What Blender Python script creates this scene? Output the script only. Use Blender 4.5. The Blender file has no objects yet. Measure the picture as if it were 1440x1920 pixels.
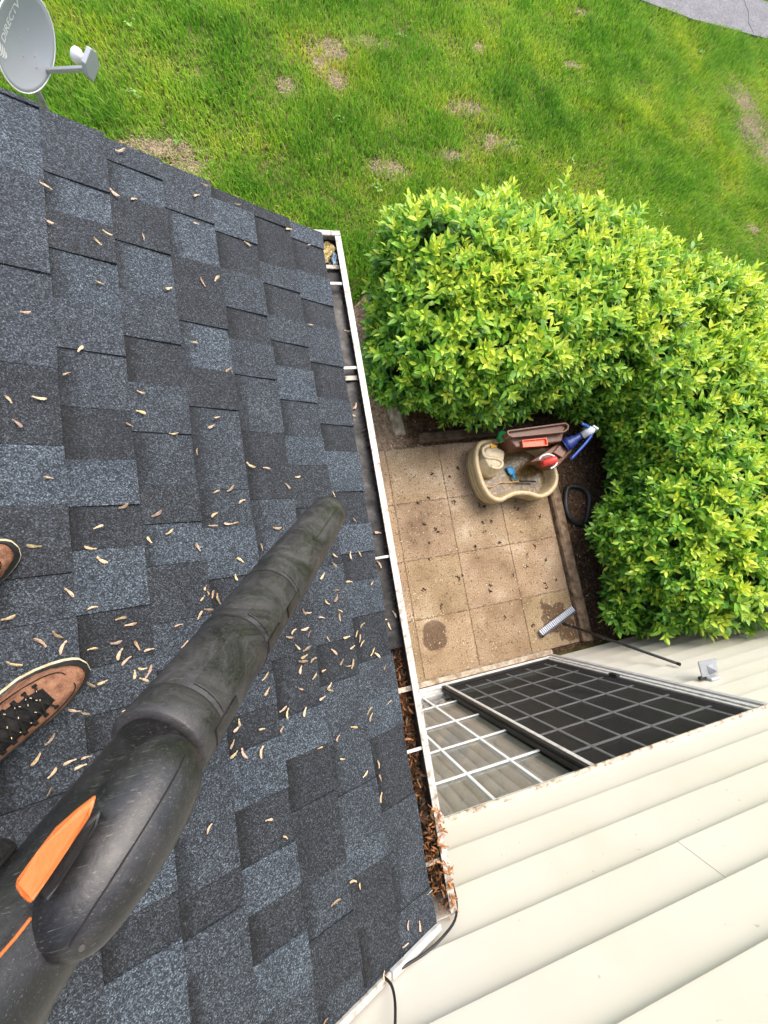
import bpy, bmesh, math, random
import numpy as np
from mathutils import Vector, Matrix

random.seed(7)
RNG = np.random.default_rng(11)
scene = bpy.context.scene
COL = scene.collection
R = math.radians

# ------------------------------------------------------------------ camera
cam_data = bpy.data.cameras.new('camera')
cam = bpy.data.objects.new('camera', cam_data)
COL.objects.link(cam)
CAM = Vector((-0.48195, 1.22280, 4.30590))
RIGHT = Vector((0.95312, -0.16789, 0.25175))
UP = Vector((0.12708, 0.97712, 0.17052))
BACK = Vector((-0.27462, -0.13054, 0.95265))
m = Matrix.Identity(4)
for i in range(3):
    m[i][0], m[i][1], m[i][2], m[i][3] = RIGHT[i], UP[i], BACK[i], CAM[i]
cam.matrix_world = m
cam_data.sensor_fit = 'VERTICAL'
cam_data.sensor_height = 36.0
cam_data.lens = 807.0 / 1920 * 36.0
cam_data.clip_start = 0.02
cam_data.clip_end = 500
scene.camera = cam

# ------------------------------------------------------------------ sky, sun, exposure
SUN_EL, SUN_AZ = 58.0, 50.0           # azimuth counted from +X towards +Y
world = bpy.data.worlds.new('World')
scene.world = world
world.use_nodes = True
wn = world.node_tree.nodes
sky = wn.new('ShaderNodeTexSky')
sky.sky_type = 'NISHITA'
sky.sun_disc = False
sky.sun_elevation = R(SUN_EL)
sky.sun_rotation = R(90 - SUN_AZ)
sky.air_density = 1.0
sky.dust_density = 4.0
sky.ozone_density = 0.6
bg = wn['Background']
bg.inputs['Strength'].default_value = 0.15
world.node_tree.links.new(sky.outputs[0], bg.inputs['Color'])
sl = bpy.data.lights.new('sun', 'SUN')
sl.energy = 1.1
sl.angle = R(45)
sl.color = (1.0, 0.96, 0.90)
sun = bpy.data.objects.new('sun', sl)
COL.objects.link(sun)
sd = Vector((math.cos(R(SUN_EL)) * math.cos(R(SUN_AZ)), math.cos(R(SUN_EL)) * math.sin(R(SUN_AZ)), math.sin(R(SUN_EL))))
sun.rotation_euler = sd.to_track_quat('Z', 'Y').to_euler()
sun.location = (6, 6, 12)
vs = scene.view_settings
vs.view_transform = 'Standard'
vs.look = 'None'
vs.gamma = 1.0
vs.exposure = 1.32
scene.render.engine = 'CYCLES'
scene.cycles.max_bounces = 8
scene.cycles.transparent_max_bounces = 12
scene.cycles.use_denoising = True
scene.cycles.sample_clamp_indirect = 3.0

# ------------------------------------------------------------------ measured layout (metres; patio at z = 0, house wall at y = 0)
EAVE_X, EAVE_Z, PITCH, ROOF_L, EXPO = -0.0944, 2.7174, 0.44735, 2.631, 0.1538
CP, SP = math.cos(PITCH), math.sin(PITCH)
SHINGLES = {6:[(2.631,'M',1),(2.623,'L',0),(2.4,'M',1),(2.117,'M',0),(1.858,'D',0),(1.653,'L',0),(1.506,'D',1),(1.34,'M',0),(1.235,'M',1),(1.02,'M',0),(0.868,'D',1),(0.476,'M',0)],5:[(2.631,'M',1),(2.435,'L',0),(2.322,'D',1),(2.204,'L',0),(2.06,'M',1),(1.92,'M',0),(1.761,'D',0),(1.621,'L',1),(1.5,'D',0),(1.391,'L',1),(1.237,'D',0),(1.112,'M',1),(1.006,'D',0),(0.927,'M',1),(0.811,'L',1),(0.565,'D',0),(0.462,'L',1),(0.289,'M',0)],4:[(2.631,'M',1),(2.56,'L',0),(2.453,'D',1),(2.293,'L',0),(2.137,'M',1),(1.99,'D',0),(1.851,'M',1),(1.706,'M',0),(1.555,'D',1),(1.446,'L',0),(1.333,'D',1),(1.183,'M',1),(1.067,'D',0),(0.891,'M',1),(0.668,'M',0),(0.532,'D',0),(0.445,'M',1),(0.366,'M',0)],3:[(2.631,'M',1),(2.47,'L',0),(2.306,'D',1),(2.08,'L',0),(1.929,'D',1),(1.799,'M',0),(1.54,'M',0),(1.427,'L',1),(1.277,'D',0),(0.985,'M',1),(0.894,'D',0),(0.803,'L',1),(0.661,'D',0),(0.519,'L',1),(0.406,'D',0),(0.293,'L',1),(0.166,'M',0)],2:[(2.631,'D',0),(2.586,'L',1),(2.456,'D',0),(2.318,'M',1),(2.172,'D',0),(2.057,'M',1),(1.93,'M',0),(1.735,'D',0),(1.508,'M',0),(1.308,'D',1),(1.011,'D',0),(0.843,'L',1),(0.726,'D',0),(0.586,'D',1),(0.385,'M',0),(0.249,'D',1),(0.094,'M',0)],1:[(2.631,'D',1),(2.588,'D',0),(2.399,'M',1),(2.313,'D',0),(2.188,'M',1),(2.088,'D',0),(1.992,'L',1),(1.865,'M',0),(1.731,'L',1),(1.626,'D',1),(1.474,'D',0),(1.27,'M',1),(1.017,'D',0),(0.891,'M',1),(0.71,'M',0),(0.557,'M',1),(0.406,'L',1),(0.322,'D',1),(0.184,'D',0),(0.03,'M',1)],0:[(2.631,'L',1),(2.56,'D',0),(2.424,'L',1),(2.3,'D',0),(2.197,'M',1),(2.036,'D',0),(1.895,'M',1),(1.79,'D',0),(1.685,'L',1),(1.529,'D',0),(1.406,'L',1),(1.3,'D',0),(1.199,'L',1),(1.075,'D',0),(0.92,'M',1),(0.796,'L',1),(0.674,'D',0),(0.441,'M',1),(0.272,'M',0),(0.138,'M',1)]}
SEEDS = [(0.918,2.382,-27),(0.921,2.271,-35),(0.761,2.439,-58),(0.707,2.449,9),(0.787,2.295,-40),(0.811,2.258,-37),(0.688,2.322,75),(0.816,2.13,-8),(0.636,2.172,32),(0.527,2.228,-64),(0.483,2.26,75),(0.98,1.991,-6),(0.731,2.595,6),(0.874,1.92,65),(0.907,1.846,17),(1.018,1.759,-73),(0.965,1.768,-20),(1.006,1.703,-36),(0.741,1.818,-30),(0.745,1.762,-5),(0.776,1.721,-26),(0.668,1.701,-17),(0.609,1.653,-82),(0.957,1.571,-13),(0.556,1.735,42),(0.536,1.768,16),(0.807,1.492,7),(0.566,1.534,34),(0.731,1.468,14),(0.579,1.466,13),(0.866,1.446,31),(0.704,1.418,17),(0.756,1.402,-48),(0.991,1.407,-2),(0.886,1.391,0),(0.867,1.36,-60),(0.634,1.372,-67),(0.889,1.254,-22),(0.931,1.296,-37),(1.042,1.254,-8),(0.985,1.194,-77),(0.966,1.202,-81),(0.955,1.178,37),(1.04,1.156,-51),(0.898,1.158,16),(0.85,1.156,-22),(0.805,1.142,-73),(0.78,1.127,-11),(0.832,1.114,20),(0.836,1.216,18),(0.816,1.194,-6),(0.846,1.133,45),(0.815,1.075,-86),(0.798,1.081,7),(0.782,1.067,30),(0.797,1.058,-26),(0.882,1.074,22),(0.836,1.0,10),(0.812,1.013,76),(0.939,1.028,-9),(0.92,1.015,-13),(0.983,0.98,14),(1.006,0.954,68),(0.954,0.928,-1),(0.923,0.926,-18),(0.983,0.914,26),(0.935,0.912,-11),(0.99,0.883,56),(0.91,1.079,-62),(0.628,1.258,54),(0.623,1.247,-39),(0.609,1.235,68),(0.599,1.227,73),(0.596,1.213,-53),(0.627,1.195,-23),(0.651,1.186,69),(0.637,1.229,53),(0.706,1.173,-12),(0.695,1.115,19),(0.453,1.615,-66),(0.394,1.612,6),(0.284,1.579,-14),(0.325,1.55,-42),(0.521,1.535,9),(0.491,1.506,-6),(0.541,1.432,2),(0.522,1.436,26),(0.587,1.43,-9),(0.261,1.462,6),(0.143,1.519,-89),(0.388,1.408,-31),(0.444,1.354,-93),(0.516,1.324,-62),(0.54,1.274,78),(0.119,1.295,56),(0.07,1.293,-83),(0.182,1.298,-28),(0.189,1.269,-43),(0.243,1.235,52),(0.138,1.204,-21),(0.038,1.181,54),(0.199,1.153,73),(0.244,1.145,-27),(0.2,1.181,-9),(0.194,1.112,-21),(0.201,1.089,-94),(0.333,1.135,-66),(0.323,1.125,-28),(0.27,1.106,-35),(0.112,1.05,-4),(0.378,1.087,-2),(0.34,1.077,-19),(0.327,1.063,75),(0.397,1.067,-32),(0.259,1.03,-61),(0.186,1.018,10),(0.142,1.021,66),(0.129,1.002,59),(0.128,0.986,65),(0.371,1.033,-48),(0.343,1.018,13),(0.168,0.981,25),(0.242,0.989,-30),(0.086,0.94,23),(0.067,0.934,-29),(0.323,0.986,-12),(0.353,0.997,22),(0.363,0.985,-19),(0.219,0.945,48),(0.175,0.922,29),(0.197,0.925,-23),(0.374,0.964,57),(0.293,0.939,1),(0.069,1.419,-64),(0.487,0.971,15),(0.487,0.933,52),(0.327,0.928,26),(0.383,0.908,-49),(0.275,0.887,54),(0.281,0.874,-29),(0.311,0.858,18),(0.447,0.867,4),(0.438,0.858,44),(0.38,0.842,42),(0.142,0.766,64),(0.139,0.745,37),(0.05,0.764,36),(0.579,0.879,77),(0.586,0.864,34),(0.518,0.84,-11),(0.459,0.819,33),(0.601,0.831,69),(0.6,0.802,39),(0.582,0.799,73),(0.53,0.787,37),(0.211,0.737,-14),(0.278,0.728,26),(0.344,0.723,5),(0.272,0.66,-14),(0.136,0.55,-89),(0.194,0.58,10),(0.529,0.606,-9),(0.486,0.542,-73),(0.277,0.296,-82),(0.293,0.324,-53),(0.012,0.124,-11),(0.042,0.881,71),(0.15,0.494,47),(0.685,0.664,19),(0.366,0.303,3),(0.123,0.097,39),(0.072,0.065,-82),(0.147,0.046,-33),(0.121,0.019,-14),(0.444,0.058,-10),(0.24,0.03,50),(0.132,0.588,63),(0.239,-0.007,-6),(0.48,2.616,6),(0.516,2.559,17),(0.366,2.591,-10),(0.525,2.447,-14),(0.349,2.445,-13),(0.078,2.553,14),(0.163,2.587,4),(0.132,2.187,6),(0.481,1.938,22),(0.578,2.009,13)]
TABLE_RIM = [(1.811,2.319,0.28),(1.771,2.161,0.28),(1.787,1.954,0.28),(1.826,1.826,0.28),(1.895,1.749,0.28),(1.989,1.721,0.28),(2.07,1.745,0.28),(2.178,1.77,0.28),(2.33,1.752,0.28),(2.462,1.701,0.28),(2.588,1.723,0.28),(2.695,1.794,0.28),(2.753,1.895,0.28),(2.756,2.002,0.28),(2.736,2.162,0.28),(2.625,2.293,0.28),(2.455,2.369,0.28),(2.25,2.398,0.28),(2.032,2.405,0.28),(1.885,2.399,0.28)]
TABLE_BASE = [(1.875,2.379,0.0),(1.85,2.234,0.0),(1.856,1.991,0.0),(1.905,1.829,0.0),(1.997,1.74,0.0),(2.122,1.706,0.0),(2.224,1.739,0.0),(2.354,1.771,0.0),(2.512,1.737,0.0),(2.666,1.731,0.0)]
RIVER = [(1.997,2.373,0.33),(1.872,2.32,0.33),(1.83,2.186,0.33),(1.859,2.092,0.33),(1.919,2.029,0.33),(2.004,2.02,0.33),(2.066,2.071,0.33),(2.124,2.158,0.33),(2.148,2.26,0.33),(2.084,2.313,0.33)]
CHANNEL = [(1.969,2.341,0.345),(1.866,2.298,0.345),(1.877,2.212,0.345),(1.983,2.184,0.345),(2.05,2.149,0.345),(2.052,2.103,0.345),(1.995,2.074,0.345),(1.914,2.1,0.345)]
TOWER_TOP = [(2.036,2.394,0.55),(2.063,2.409,0.55),(2.773,2.441,0.55),(2.81,2.403,0.55),(2.785,2.358,0.55),(2.731,2.333,0.55),(2.093,2.328,0.55),(2.051,2.354,0.55)]
TOWER_LOW = [(2.093,2.353,0.48),(2.294,2.353,0.48),(2.791,2.354,0.48),(2.739,2.258,0.48),(2.605,2.252,0.48),(2.165,2.239,0.48),(2.119,2.305,0.48)]
TRAY = [(2.224,2.305,0.52),(2.53,2.305,0.52),(2.524,2.216,0.52),(2.221,2.224,0.52)]
RAMP = [(2.331,2.082,0.42),(2.699,2.24,0.42),(2.844,2.323,0.42),(2.92,2.197,0.42),(2.877,2.141,0.42),(2.663,1.997,0.42),(2.582,1.993,0.42),(2.446,2.076,0.42)]
RAMPBLOCK = [(2.618,2.149,0.47),(2.717,2.222,0.47),(2.802,2.161,0.47),(2.714,2.082,0.47)]
PUMP = [(2.793,2.217,0.5),(2.932,2.282,0.5),(3.017,2.317,0.5)]
PUMPH = [(2.873,2.377,0.62),(2.957,2.342,0.62),(3.006,2.274,0.62),(2.944,2.198,0.62),(2.841,2.115,0.62),(2.734,2.034,0.62)]
BUCKET = [(2.529,2.045,0.42),(2.45,2.041,0.42),(2.607,2.066,0.42)]
BUCKETH = [(2.4,2.083,0.47),(2.447,2.119,0.47),(2.528,2.129,0.47),(2.597,2.093,0.47),(2.608,2.034,0.47),(2.571,1.992,0.47),(2.514,1.973,0.47)]
SHOVEL = [(2.259,2.118,0.2),(2.203,2.105,0.2),(2.215,2.045,0.2),(2.245,2.006,0.2),(2.296,2.024,0.2),(2.304,2.083,0.2),(2.271,1.946,0.2),(2.256,1.969,0.2)]
STICK = [(1.928,1.913,0.22),(1.991,1.911,0.22),(2.061,1.938,0.22),(2.127,1.945,0.22),(2.216,1.935,0.22),(2.307,1.929,0.22),(2.41,1.917,0.22),(2.514,1.902,0.22)]
FUNNEL = [(1.991,2.323,0.42),(2.068,2.388,0.42)]
MUNTIN_RX = [1.265, 1.492, 1.73, 1.964]
MUNTIN_RZ = [0.567, 0.892, 1.228, 1.554, 1.877]
MUNTIN_LX = [0.806, 0.508]
MUNTIN_LZ = [0.408, 0.85, 1.274, 1.683]
STILE = [1.08, 1.034, 2.344]
CABLE = [(0.036,0.014,2.569),(0.013,0.014,2.66),(-0.025,0.014,2.731),(-0.089,0.014,2.774),(-0.155,0.014,2.801),(-0.213,0.014,2.812),(-0.259,0.014,2.819),(-0.289,0.014,2.82),(-0.303,0.02,2.828),(-0.296,0.02,2.843),(-0.289,0.02,2.868),(-0.294,0.02,2.917),(-0.312,0.02,2.979)]
BROOM = [(2.265,0.244,0.06),(2.745,0.424,0.06),(2.549,0.274,0.06)]
BL_AXIS = [(-0.3407,1.362,3.3685),(-0.5901,1.1057,3.8682)]
BL_POD = [(-0.5627,1.116,3.93),(-0.5676,1.1113,3.9384),(-0.5763,1.1005,3.9502),(-0.5886,1.0866,3.9636),(-0.5987,1.0748,3.9759),(-0.6084,1.0637,3.9842),(-0.6153,1.055,3.9894),(-0.6203,1.0479,3.9901)]
BL_POD_TOP = [(-0.5695,1.1069,3.9604),(-0.5785,1.1001,3.9831),(-0.5897,1.0866,4.0011),(-0.6013,1.0741,4.0076),(-0.6121,1.062,4.007)]
BL_LEVER = [(-0.5902,1.1263,4.0053),(-0.5911,1.1209,4.0085),(-0.5926,1.1169,4.0109),(-0.5987,1.1087,4.0215),(-0.6059,1.0998,4.0283),(-0.6129,1.0918,4.0302),(-0.618,1.0962,4.0276),(-0.6225,1.0995,4.0234),(-0.6216,1.102,4.0224),(-0.6165,1.1087,4.0138),(-0.6095,1.1161,4.0093),(-0.5996,1.1219,4.0071)]
BL_GRIP = [(-0.637,1.0325,3.9601),(-0.6439,1.0243,3.9612),(-0.6518,1.0126,3.9657),(-0.6645,0.9953,3.9649)]
BL_EDGE = [(-0.6152,1.0841,4.026),(-0.6211,1.0784,4.0266),(-0.6289,1.072,4.0266)]


def RP(s, y, h=0.0):
    """point on the roof: s metres up the slope from the eave, y along it, h above the deck"""
    return Vector((EAVE_X - s * CP + h * SP, y, EAVE_Z + s * SP + h * CP))

# ------------------------------------------------------------------ node helpers
class NT:
    def __init__(self, name):
        self.m = bpy.data.materials.new(name)
        self.m.use_nodes = True
        self.t = self.m.node_tree
        self.b = self.t.nodes['Principled BSDF']
        self.out = self.t.nodes['Material Output']
    def n(self, kind, **kw):
        nd = self.t.nodes.new('ShaderNode' + kind)
        for k, v in kw.items():
            if k in nd.inputs.keys():
                nd.inputs[k].default_value = v
            else:
                setattr(nd, k, v)
        return nd
    def l(self, a, b):
        self.t.links.new(a, b)
    def pos(self, obj=False):
        if obj:
            return self.n('TexCoord').outputs['Object']
        return self.n('NewGeometry').outputs['Position']
    def noise(self, vec, scale, detail=4.0, rough=0.55, dist=0.0):
        nd = self.n('TexNoise', Scale=scale, Detail=detail, Roughness=rough, Distortion=dist)
        self.l(vec, nd.inputs['Vector'])
        return nd.outputs['Fac']
    def ramp(self, fac, stops, interp='LINEAR'):
        nd = self.n('ValToRGB')
        nd.color_ramp.interpolation = interp
        els = nd.color_ramp.elements
        while len(els) < len(stops):
            els.new(0.5)
        for e, (p, c) in zip(els, stops):
            e.position = p
            e.color = (*c, 1) if len(c) == 3 else c
        self.l(fac, nd.inputs['Fac'])
        return nd.outputs['Color']
    def mix(self, a, b, fac, blend='MIX'):
        nd = self.n('MixRGB', blend_type=blend)
        for s, v in (('Fac', fac), ('Color1', a), ('Color2', b)):
            if isinstance(v, (int, float)):
                nd.inputs[s].default_value = v if s == 'Fac' else (v, v, v, 1)
            elif isinstance(v, tuple):
                nd.inputs[s].default_value = (*v, 1)
            else:
                self.l(v, nd.inputs[s])
        return nd.outputs['Color']
    def math(self, op, a, b=0.0):
        nd = self.n('Math', operation=op)
        for i, v in enumerate((a, b)):
            if isinstance(v, (int, float)):
                nd.inputs[i].default_value = v
            else:
                self.l(v, nd.inputs[i])
        return nd.outputs[0]
    def attr(self, name):
        return self.n('Attribute', attribute_name=name)
    def bump(self, h, strength=0.3, dist=0.01):
        nd = self.n('Bump', Strength=strength, Distance=dist)
        self.l(h, nd.inputs['Height'])
        self.l(nd.outputs[0], self.b.inputs['Normal'])
    def base(self, c):
        self.l(c, self.b.inputs['Base Color'])
    def rough(self, v):
        if isinstance(v, (int, float)):
            self.b.inputs['Roughness'].default_value = v
        else:
            self.l(v, self.b.inputs['Roughness'])

MATS = {}
def mottled(name, c1, c2, scale=8.0, rough=0.6, bump=0.0, bscale=None, spec=0.4, obj=False, metal=0.0, detail=5.0, lo=0.35, hi=0.65):
    t = NT(name)
    p = t.pos(obj)
    f = t.noise(p, scale, detail)
    t.base(t.ramp(f, [(lo, c1), (hi, c2)]))
    t.rough(rough)
    t.b.inputs['Specular IOR Level'].default_value = spec
    t.b.inputs['Metallic'].default_value = metal
    if bump:
        t.bump(t.noise(p, bscale or scale * 4, 3.0), bump, 0.01)
    MATS[name] = t.m
    return t.m

# shingles: coloured mineral granules, tint of each piece from its object colour
t = NT('asphalt_shingle')
p = t.pos()
v1 = t.n('TexVoronoi', Scale=360.0); t.l(p, v1.inputs['Vector'])
v2 = t.n('TexVoronoi', Scale=620.0); t.l(p, v2.inputs['Vector'])
g1 = t.n('SeparateColor'); t.l(v1.outputs['Color'], g1.inputs[0])
g2 = t.n('SeparateColor'); t.l(v2.outputs['Color'], g2.inputs[0])
sp1 = t.ramp(g1.outputs[0], [(0.0, (0.24, 0.24, 0.25)), (0.42, (0.55, 0.56, 0.58)), (0.75, (1.15, 1.16, 1.18)), (1.0, (2.3, 2.34, 2.38))])
sp2 = t.ramp(g2.outputs[1], [(0.0, (0.45, 0.45, 0.47)), (0.6, (0.95, 0.95, 0.96)), (1.0, (1.7, 1.7, 1.7))])
oi = t.n('ObjectInfo')
c = t.mix(oi.outputs['Color'], sp1, 1.0, 'MULTIPLY')
c = t.mix(c, sp2, 1.0, 'MULTIPLY')
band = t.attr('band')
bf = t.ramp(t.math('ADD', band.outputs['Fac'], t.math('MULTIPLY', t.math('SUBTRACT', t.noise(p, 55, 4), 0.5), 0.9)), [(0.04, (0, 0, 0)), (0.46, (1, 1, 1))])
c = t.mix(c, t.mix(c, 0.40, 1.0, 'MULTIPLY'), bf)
pn = t.ramp(t.noise(p, 9, 5), [(0.3, (0.80, 0.80, 0.82)), (0.7, (1.16, 1.16, 1.14))])
c = t.mix(c, pn, 1.0, 'MULTIPLY')
t.base(c)
t.rough(0.8)
t.b.inputs['Specular IOR Level'].default_value = 0.35
t.bump(t.math('ADD', v1.outputs['Distance'], g1.outputs[0]), 0.55, 0.0016)
MATS['shingle'] = t.m

# vinyl siding
t = NT('cream_vinyl_siding')
p = t.pos()
f = t.noise(p, 1.3, 5)
c = t.ramp(f, [(0.3, (0.555, 0.522, 0.44)), (0.7, (0.595, 0.568, 0.497))])
st = t.noise(p, 34, 2)
c = t.mix(c, (0.30, 0.29, 0.25), t.ramp(st, [(0.735, (0, 0, 0)), (0.76, (0.6, 0.6, 0.6))]))
c = t.mix(c, (0.50, 0.45, 0.33), t.ramp(t.noise(p, 2.1, 6, 0.65), [(0.52, (0, 0, 0)), (0.8, (0.45, 0.45, 0.45))]))
t.base(c)
t.rough(0.42)
t.b.inputs['Specular IOR Level'].default_value = 0.45
t.bump(t.noise(p, 190, 2), 0.10, 0.002)
MATS['siding'] = t.m

# patio concrete with damp stains
t = NT('tan_patio_concrete')
p = t.pos()
f = t.noise(p, 2.2, 7, 0.6)
c = t.ramp(f, [(0.28, (0.16, 0.105, 0.062)), (0.43, (0.285, 0.202, 0.122)), (0.56, (0.35, 0.258, 0.165)), (0.72, (0.50, 0.41, 0.30))])
fine = t.noise(p, 75, 4, 0.7)
c = t.mix(c, t.ramp(fine, [(0.35, (0.55, 0.52, 0.48)), (0.55, (1.0, 1.0, 1.0)), (0.75, (1.35, 1.33, 1.3))]), 1.0, 'MULTIPLY')
oi = t.n('ObjectInfo')
c = t.mix(c, oi.outputs['Color'], 1.0, 'MULTIPLY')
pit = t.n('TexVoronoi', Scale=42.0); t.l(p, pit.inputs['Vector'])
c = t.mix(c, (0.12, 0.07, 0.04), t.ramp(pit.outputs['Distance'], [(0.06, (0.8, 0.8, 0.8)), (0.16, (0, 0, 0))]))
wob = t.n('TexNoise', Scale=7.0, Detail=4.0); t.l(p, wob.inputs['Vector'])
wet = None
for (cx, cy, ax, ay) in ((1.075, 0.475, 0.150, 0.165), (2.50, 0.40, 0.19, 0.17), (2.66, 0.22, 0.12, 0.2)):
    mp = t.n('Mapping'); mp.vector_type = 'TEXTURE'
    mp.inputs['Location'].default_value = (cx, cy, 0); mp.inputs['Scale'].default_value = (ax, ay, 1)
    ad = t.n('VectorMath', operation='MULTIPLY_ADD')
    t.l(wob.outputs['Color'], ad.inputs[0]); ad.inputs[1].default_value = (0.09, 0.09, 0) if cx < 2 else (0.3, 0.3, 0)
    t.l(p, ad.inputs[2])
    sb = t.n('VectorMath', operation='SUBTRACT'); t.l(ad.outputs[0], sb.inputs[0]); sb.inputs[1].default_value = (0.045, 0.045, 0) if cx < 2 else (0.15, 0.15, 0)
    t.l(sb.outputs[0], mp.inputs['Vector'])
    ln = t.n('VectorMath', operation='LENGTH'); t.l(mp.outputs[0], ln.inputs[0])
    k = t.ramp(ln.outputs['Value'], [(0.88, (1, 1, 1)), (1.0, (0, 0, 0))])
    wet = k if wet is None else t.mix(wet, k, 1.0, 'LIGHTEN')
c = t.mix(c, t.mix(c, (0.36, 0.30, 0.26), 1.0, 'MULTIPLY'), wet)
t.base(c)
t.rough(t.math('SUBTRACT', 0.85, t.math('MULTIPLY', wet, 0.35)))
t.b.inputs['Specular IOR Level'].default_value = 0.3
t.bump(fine, 0.35, 0.004)
MATS['concrete'] = t.m

# lawn blades
t = NT('grass_blade')
p = t.pos()
tone = t.attr('tone')
big = t.noise(p, 0.75, 4, 0.6)
c = t.ramp(tone.outputs['Fac'], [(0.0, (0.095, 0.24, 0.018)), (0.45, (0.24, 0.47, 0.032)), (0.8, (0.39, 0.58, 0.048)), (1.0, (0.52, 0.51, 0.15))])
c = t.mix(c, t.ramp(big, [(0.30, (0.50, 0.74, 0.50)), (0.5, (1.0, 1.0, 1.0)), (0.70, (1.55, 1.15, 0.95))]), 1.0, 'MULTIPLY')
t.base(c)
t.rough(0.5)
t.b.inputs['Specular IOR Level'].default_value = 0.25
tr = t.n('BsdfTranslucent'); t.l(c, tr.inputs['Color'])
mx = t.n('MixShader'); mx.inputs[0].default_value = 0.45
t.l(t.b.outputs[0], mx.inputs[1]); t.l(tr.outputs[0], mx.inputs[2]); t.l(mx.outputs[0], t.out.inputs['Surface'])
MATS['grass'] = t.m

# hedge leaves, young tips yellow, older leaves and painted-in shade deep green
t = NT('hedge_leaf')
tone = t.attr('tone')
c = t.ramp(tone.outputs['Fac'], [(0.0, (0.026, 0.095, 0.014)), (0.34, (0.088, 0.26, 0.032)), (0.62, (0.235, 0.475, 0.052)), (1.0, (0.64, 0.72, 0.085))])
pn = t.noise(t.pos(), 38, 3)
c = t.mix(c, t.ramp(pn, [(0.3, (0.70, 0.78, 0.68)), (0.7, (1.3, 1.2, 1.15))]), 1.0, 'MULTIPLY')
geo = t.n('NewGeometry')
c = t.mix(c, t.mix(c, (1.0, 1.05, 1.25), 1.0, 'MULTIPLY'), geo.outputs['Backfacing'])
t.base(c)
t.rough(0.38)
t.b.inputs['Specular IOR Level'].default_value = 0.42
tr = t.n('BsdfTranslucent'); t.l(t.mix(c, (1.25, 1.15, 0.7), 1.0, 'MULTIPLY'), tr.inputs['Color'])
mx = t.n('MixShader'); mx.inputs[0].default_value = 0.30
t.l(t.b.outputs[0], mx.inputs[1]); t.l(tr.outputs[0], mx.inputs[2]); t.l(mx.outputs[0], t.out.inputs['Surface'])
MATS['leaf'] = t.m

# things tinted by their object colour
def tinted(name, rough=0.6, spec=0.4, nscale=40.0, amt=0.35, bump=0.0, attr=None):
    t = NT(name)
    p = t.pos()
    if attr:
        col = t.attr(attr).outputs['Color']
    else:
        col = t.n('ObjectInfo').outputs['Color']
    f = t.noise(p, nscale, 4)
    c = t.mix(col, t.ramp(f, [(0.3, (1 - amt,) * 3), (0.7, (1 + amt,) * 3)]), 1.0, 'MULTIPLY')
    t.base(c)
    t.rough(rough)
    t.b.inputs['Specular IOR Level'].default_value = spec
    if bump:
        t.bump(t.noise(p, nscale * 4, 3), bump, 0.003)
    MATS[name] = t.m
tinted('maple_seed', 0.6, 0.3, 220, 0.4)
tinted('litter', 0.8, 0.2, 120, 0.35, attr='tint')
tinted('toy_plastic', 0.42, 0.45, 25, 0.16, 0.08)
tinted('painted_metal', 0.4, 0.5, 30, 0.10)
tinted('fabric', 0.9, 0.2, 300, 0.35, 0.4)

# ground materials
t = NT('lawn_soil'); p = t.pos()
c = t.ramp(t.noise(p, 7, 6, 0.65), [(0.3, (0.05, 0.055, 0.015)), (0.5, (0.10, 0.10, 0.03)), (0.7, (0.18, 0.16, 0.06))])
far = t.n('VectorMath', operation='DISTANCE'); t.l(p, far.inputs[0]); far.inputs[1].default_value = (3, 6, 0)
c = t.mix(c, t.ramp(t.noise(p, 3, 5), [(0.3, (0.05, 0.13, 0.012)), (0.7, (0.13, 0.26, 0.03))]), t.ramp(t.math('MULTIPLY', far.outputs['Value'], 0.05), [(0.5, (0, 0, 0)), (0.62, (1, 1, 1))]))
t.base(c); t.rough(0.95); t.b.inputs['Specular IOR Level'].default_value = 0.1
t.bump(t.noise(p, 60, 4), 0.6, 0.02)
MATS['soil'] = t.m
t = NT('bark_mulch'); p = t.pos()
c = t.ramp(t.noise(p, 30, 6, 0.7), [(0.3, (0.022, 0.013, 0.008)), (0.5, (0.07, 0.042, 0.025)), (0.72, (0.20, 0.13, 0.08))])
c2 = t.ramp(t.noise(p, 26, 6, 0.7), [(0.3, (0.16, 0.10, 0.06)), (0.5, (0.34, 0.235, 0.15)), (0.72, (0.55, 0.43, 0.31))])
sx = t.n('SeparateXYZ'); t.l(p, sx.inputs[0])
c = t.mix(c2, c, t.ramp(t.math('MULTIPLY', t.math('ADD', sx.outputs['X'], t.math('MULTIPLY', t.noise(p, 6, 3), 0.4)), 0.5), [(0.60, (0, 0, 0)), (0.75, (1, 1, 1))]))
t.base(c); t.rough(0.95); t.b.inputs['Specular IOR Level'].default_value = 0.1
t.bump(t.noise(p, 45, 5), 0.9, 0.03)
MATS['mulch'] = t.m
t = NT('asphalt'); p = t.pos()
v = t.n('TexVoronoi', Scale=130.0); t.l(p, v.inputs['Vector'])
g = t.n('SeparateColor'); t.l(v.outputs['Color'], g.inputs[0])
c = t.ramp(g.outputs[0], [(0, (0.075, 0.072, 0.075)), (0.6, (0.15, 0.146, 0.15)), (1, (0.30, 0.29, 0.30))])
c = t.mix(c, t.ramp(t.noise(p, 3, 4), [(0.3, (0.85,) * 3), (0.7, (1.15,) * 3)]), 1.0, 'MULTIPLY')
t.base(c); t.rough(0.9)
MATS['asphalt'] = t.m

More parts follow.
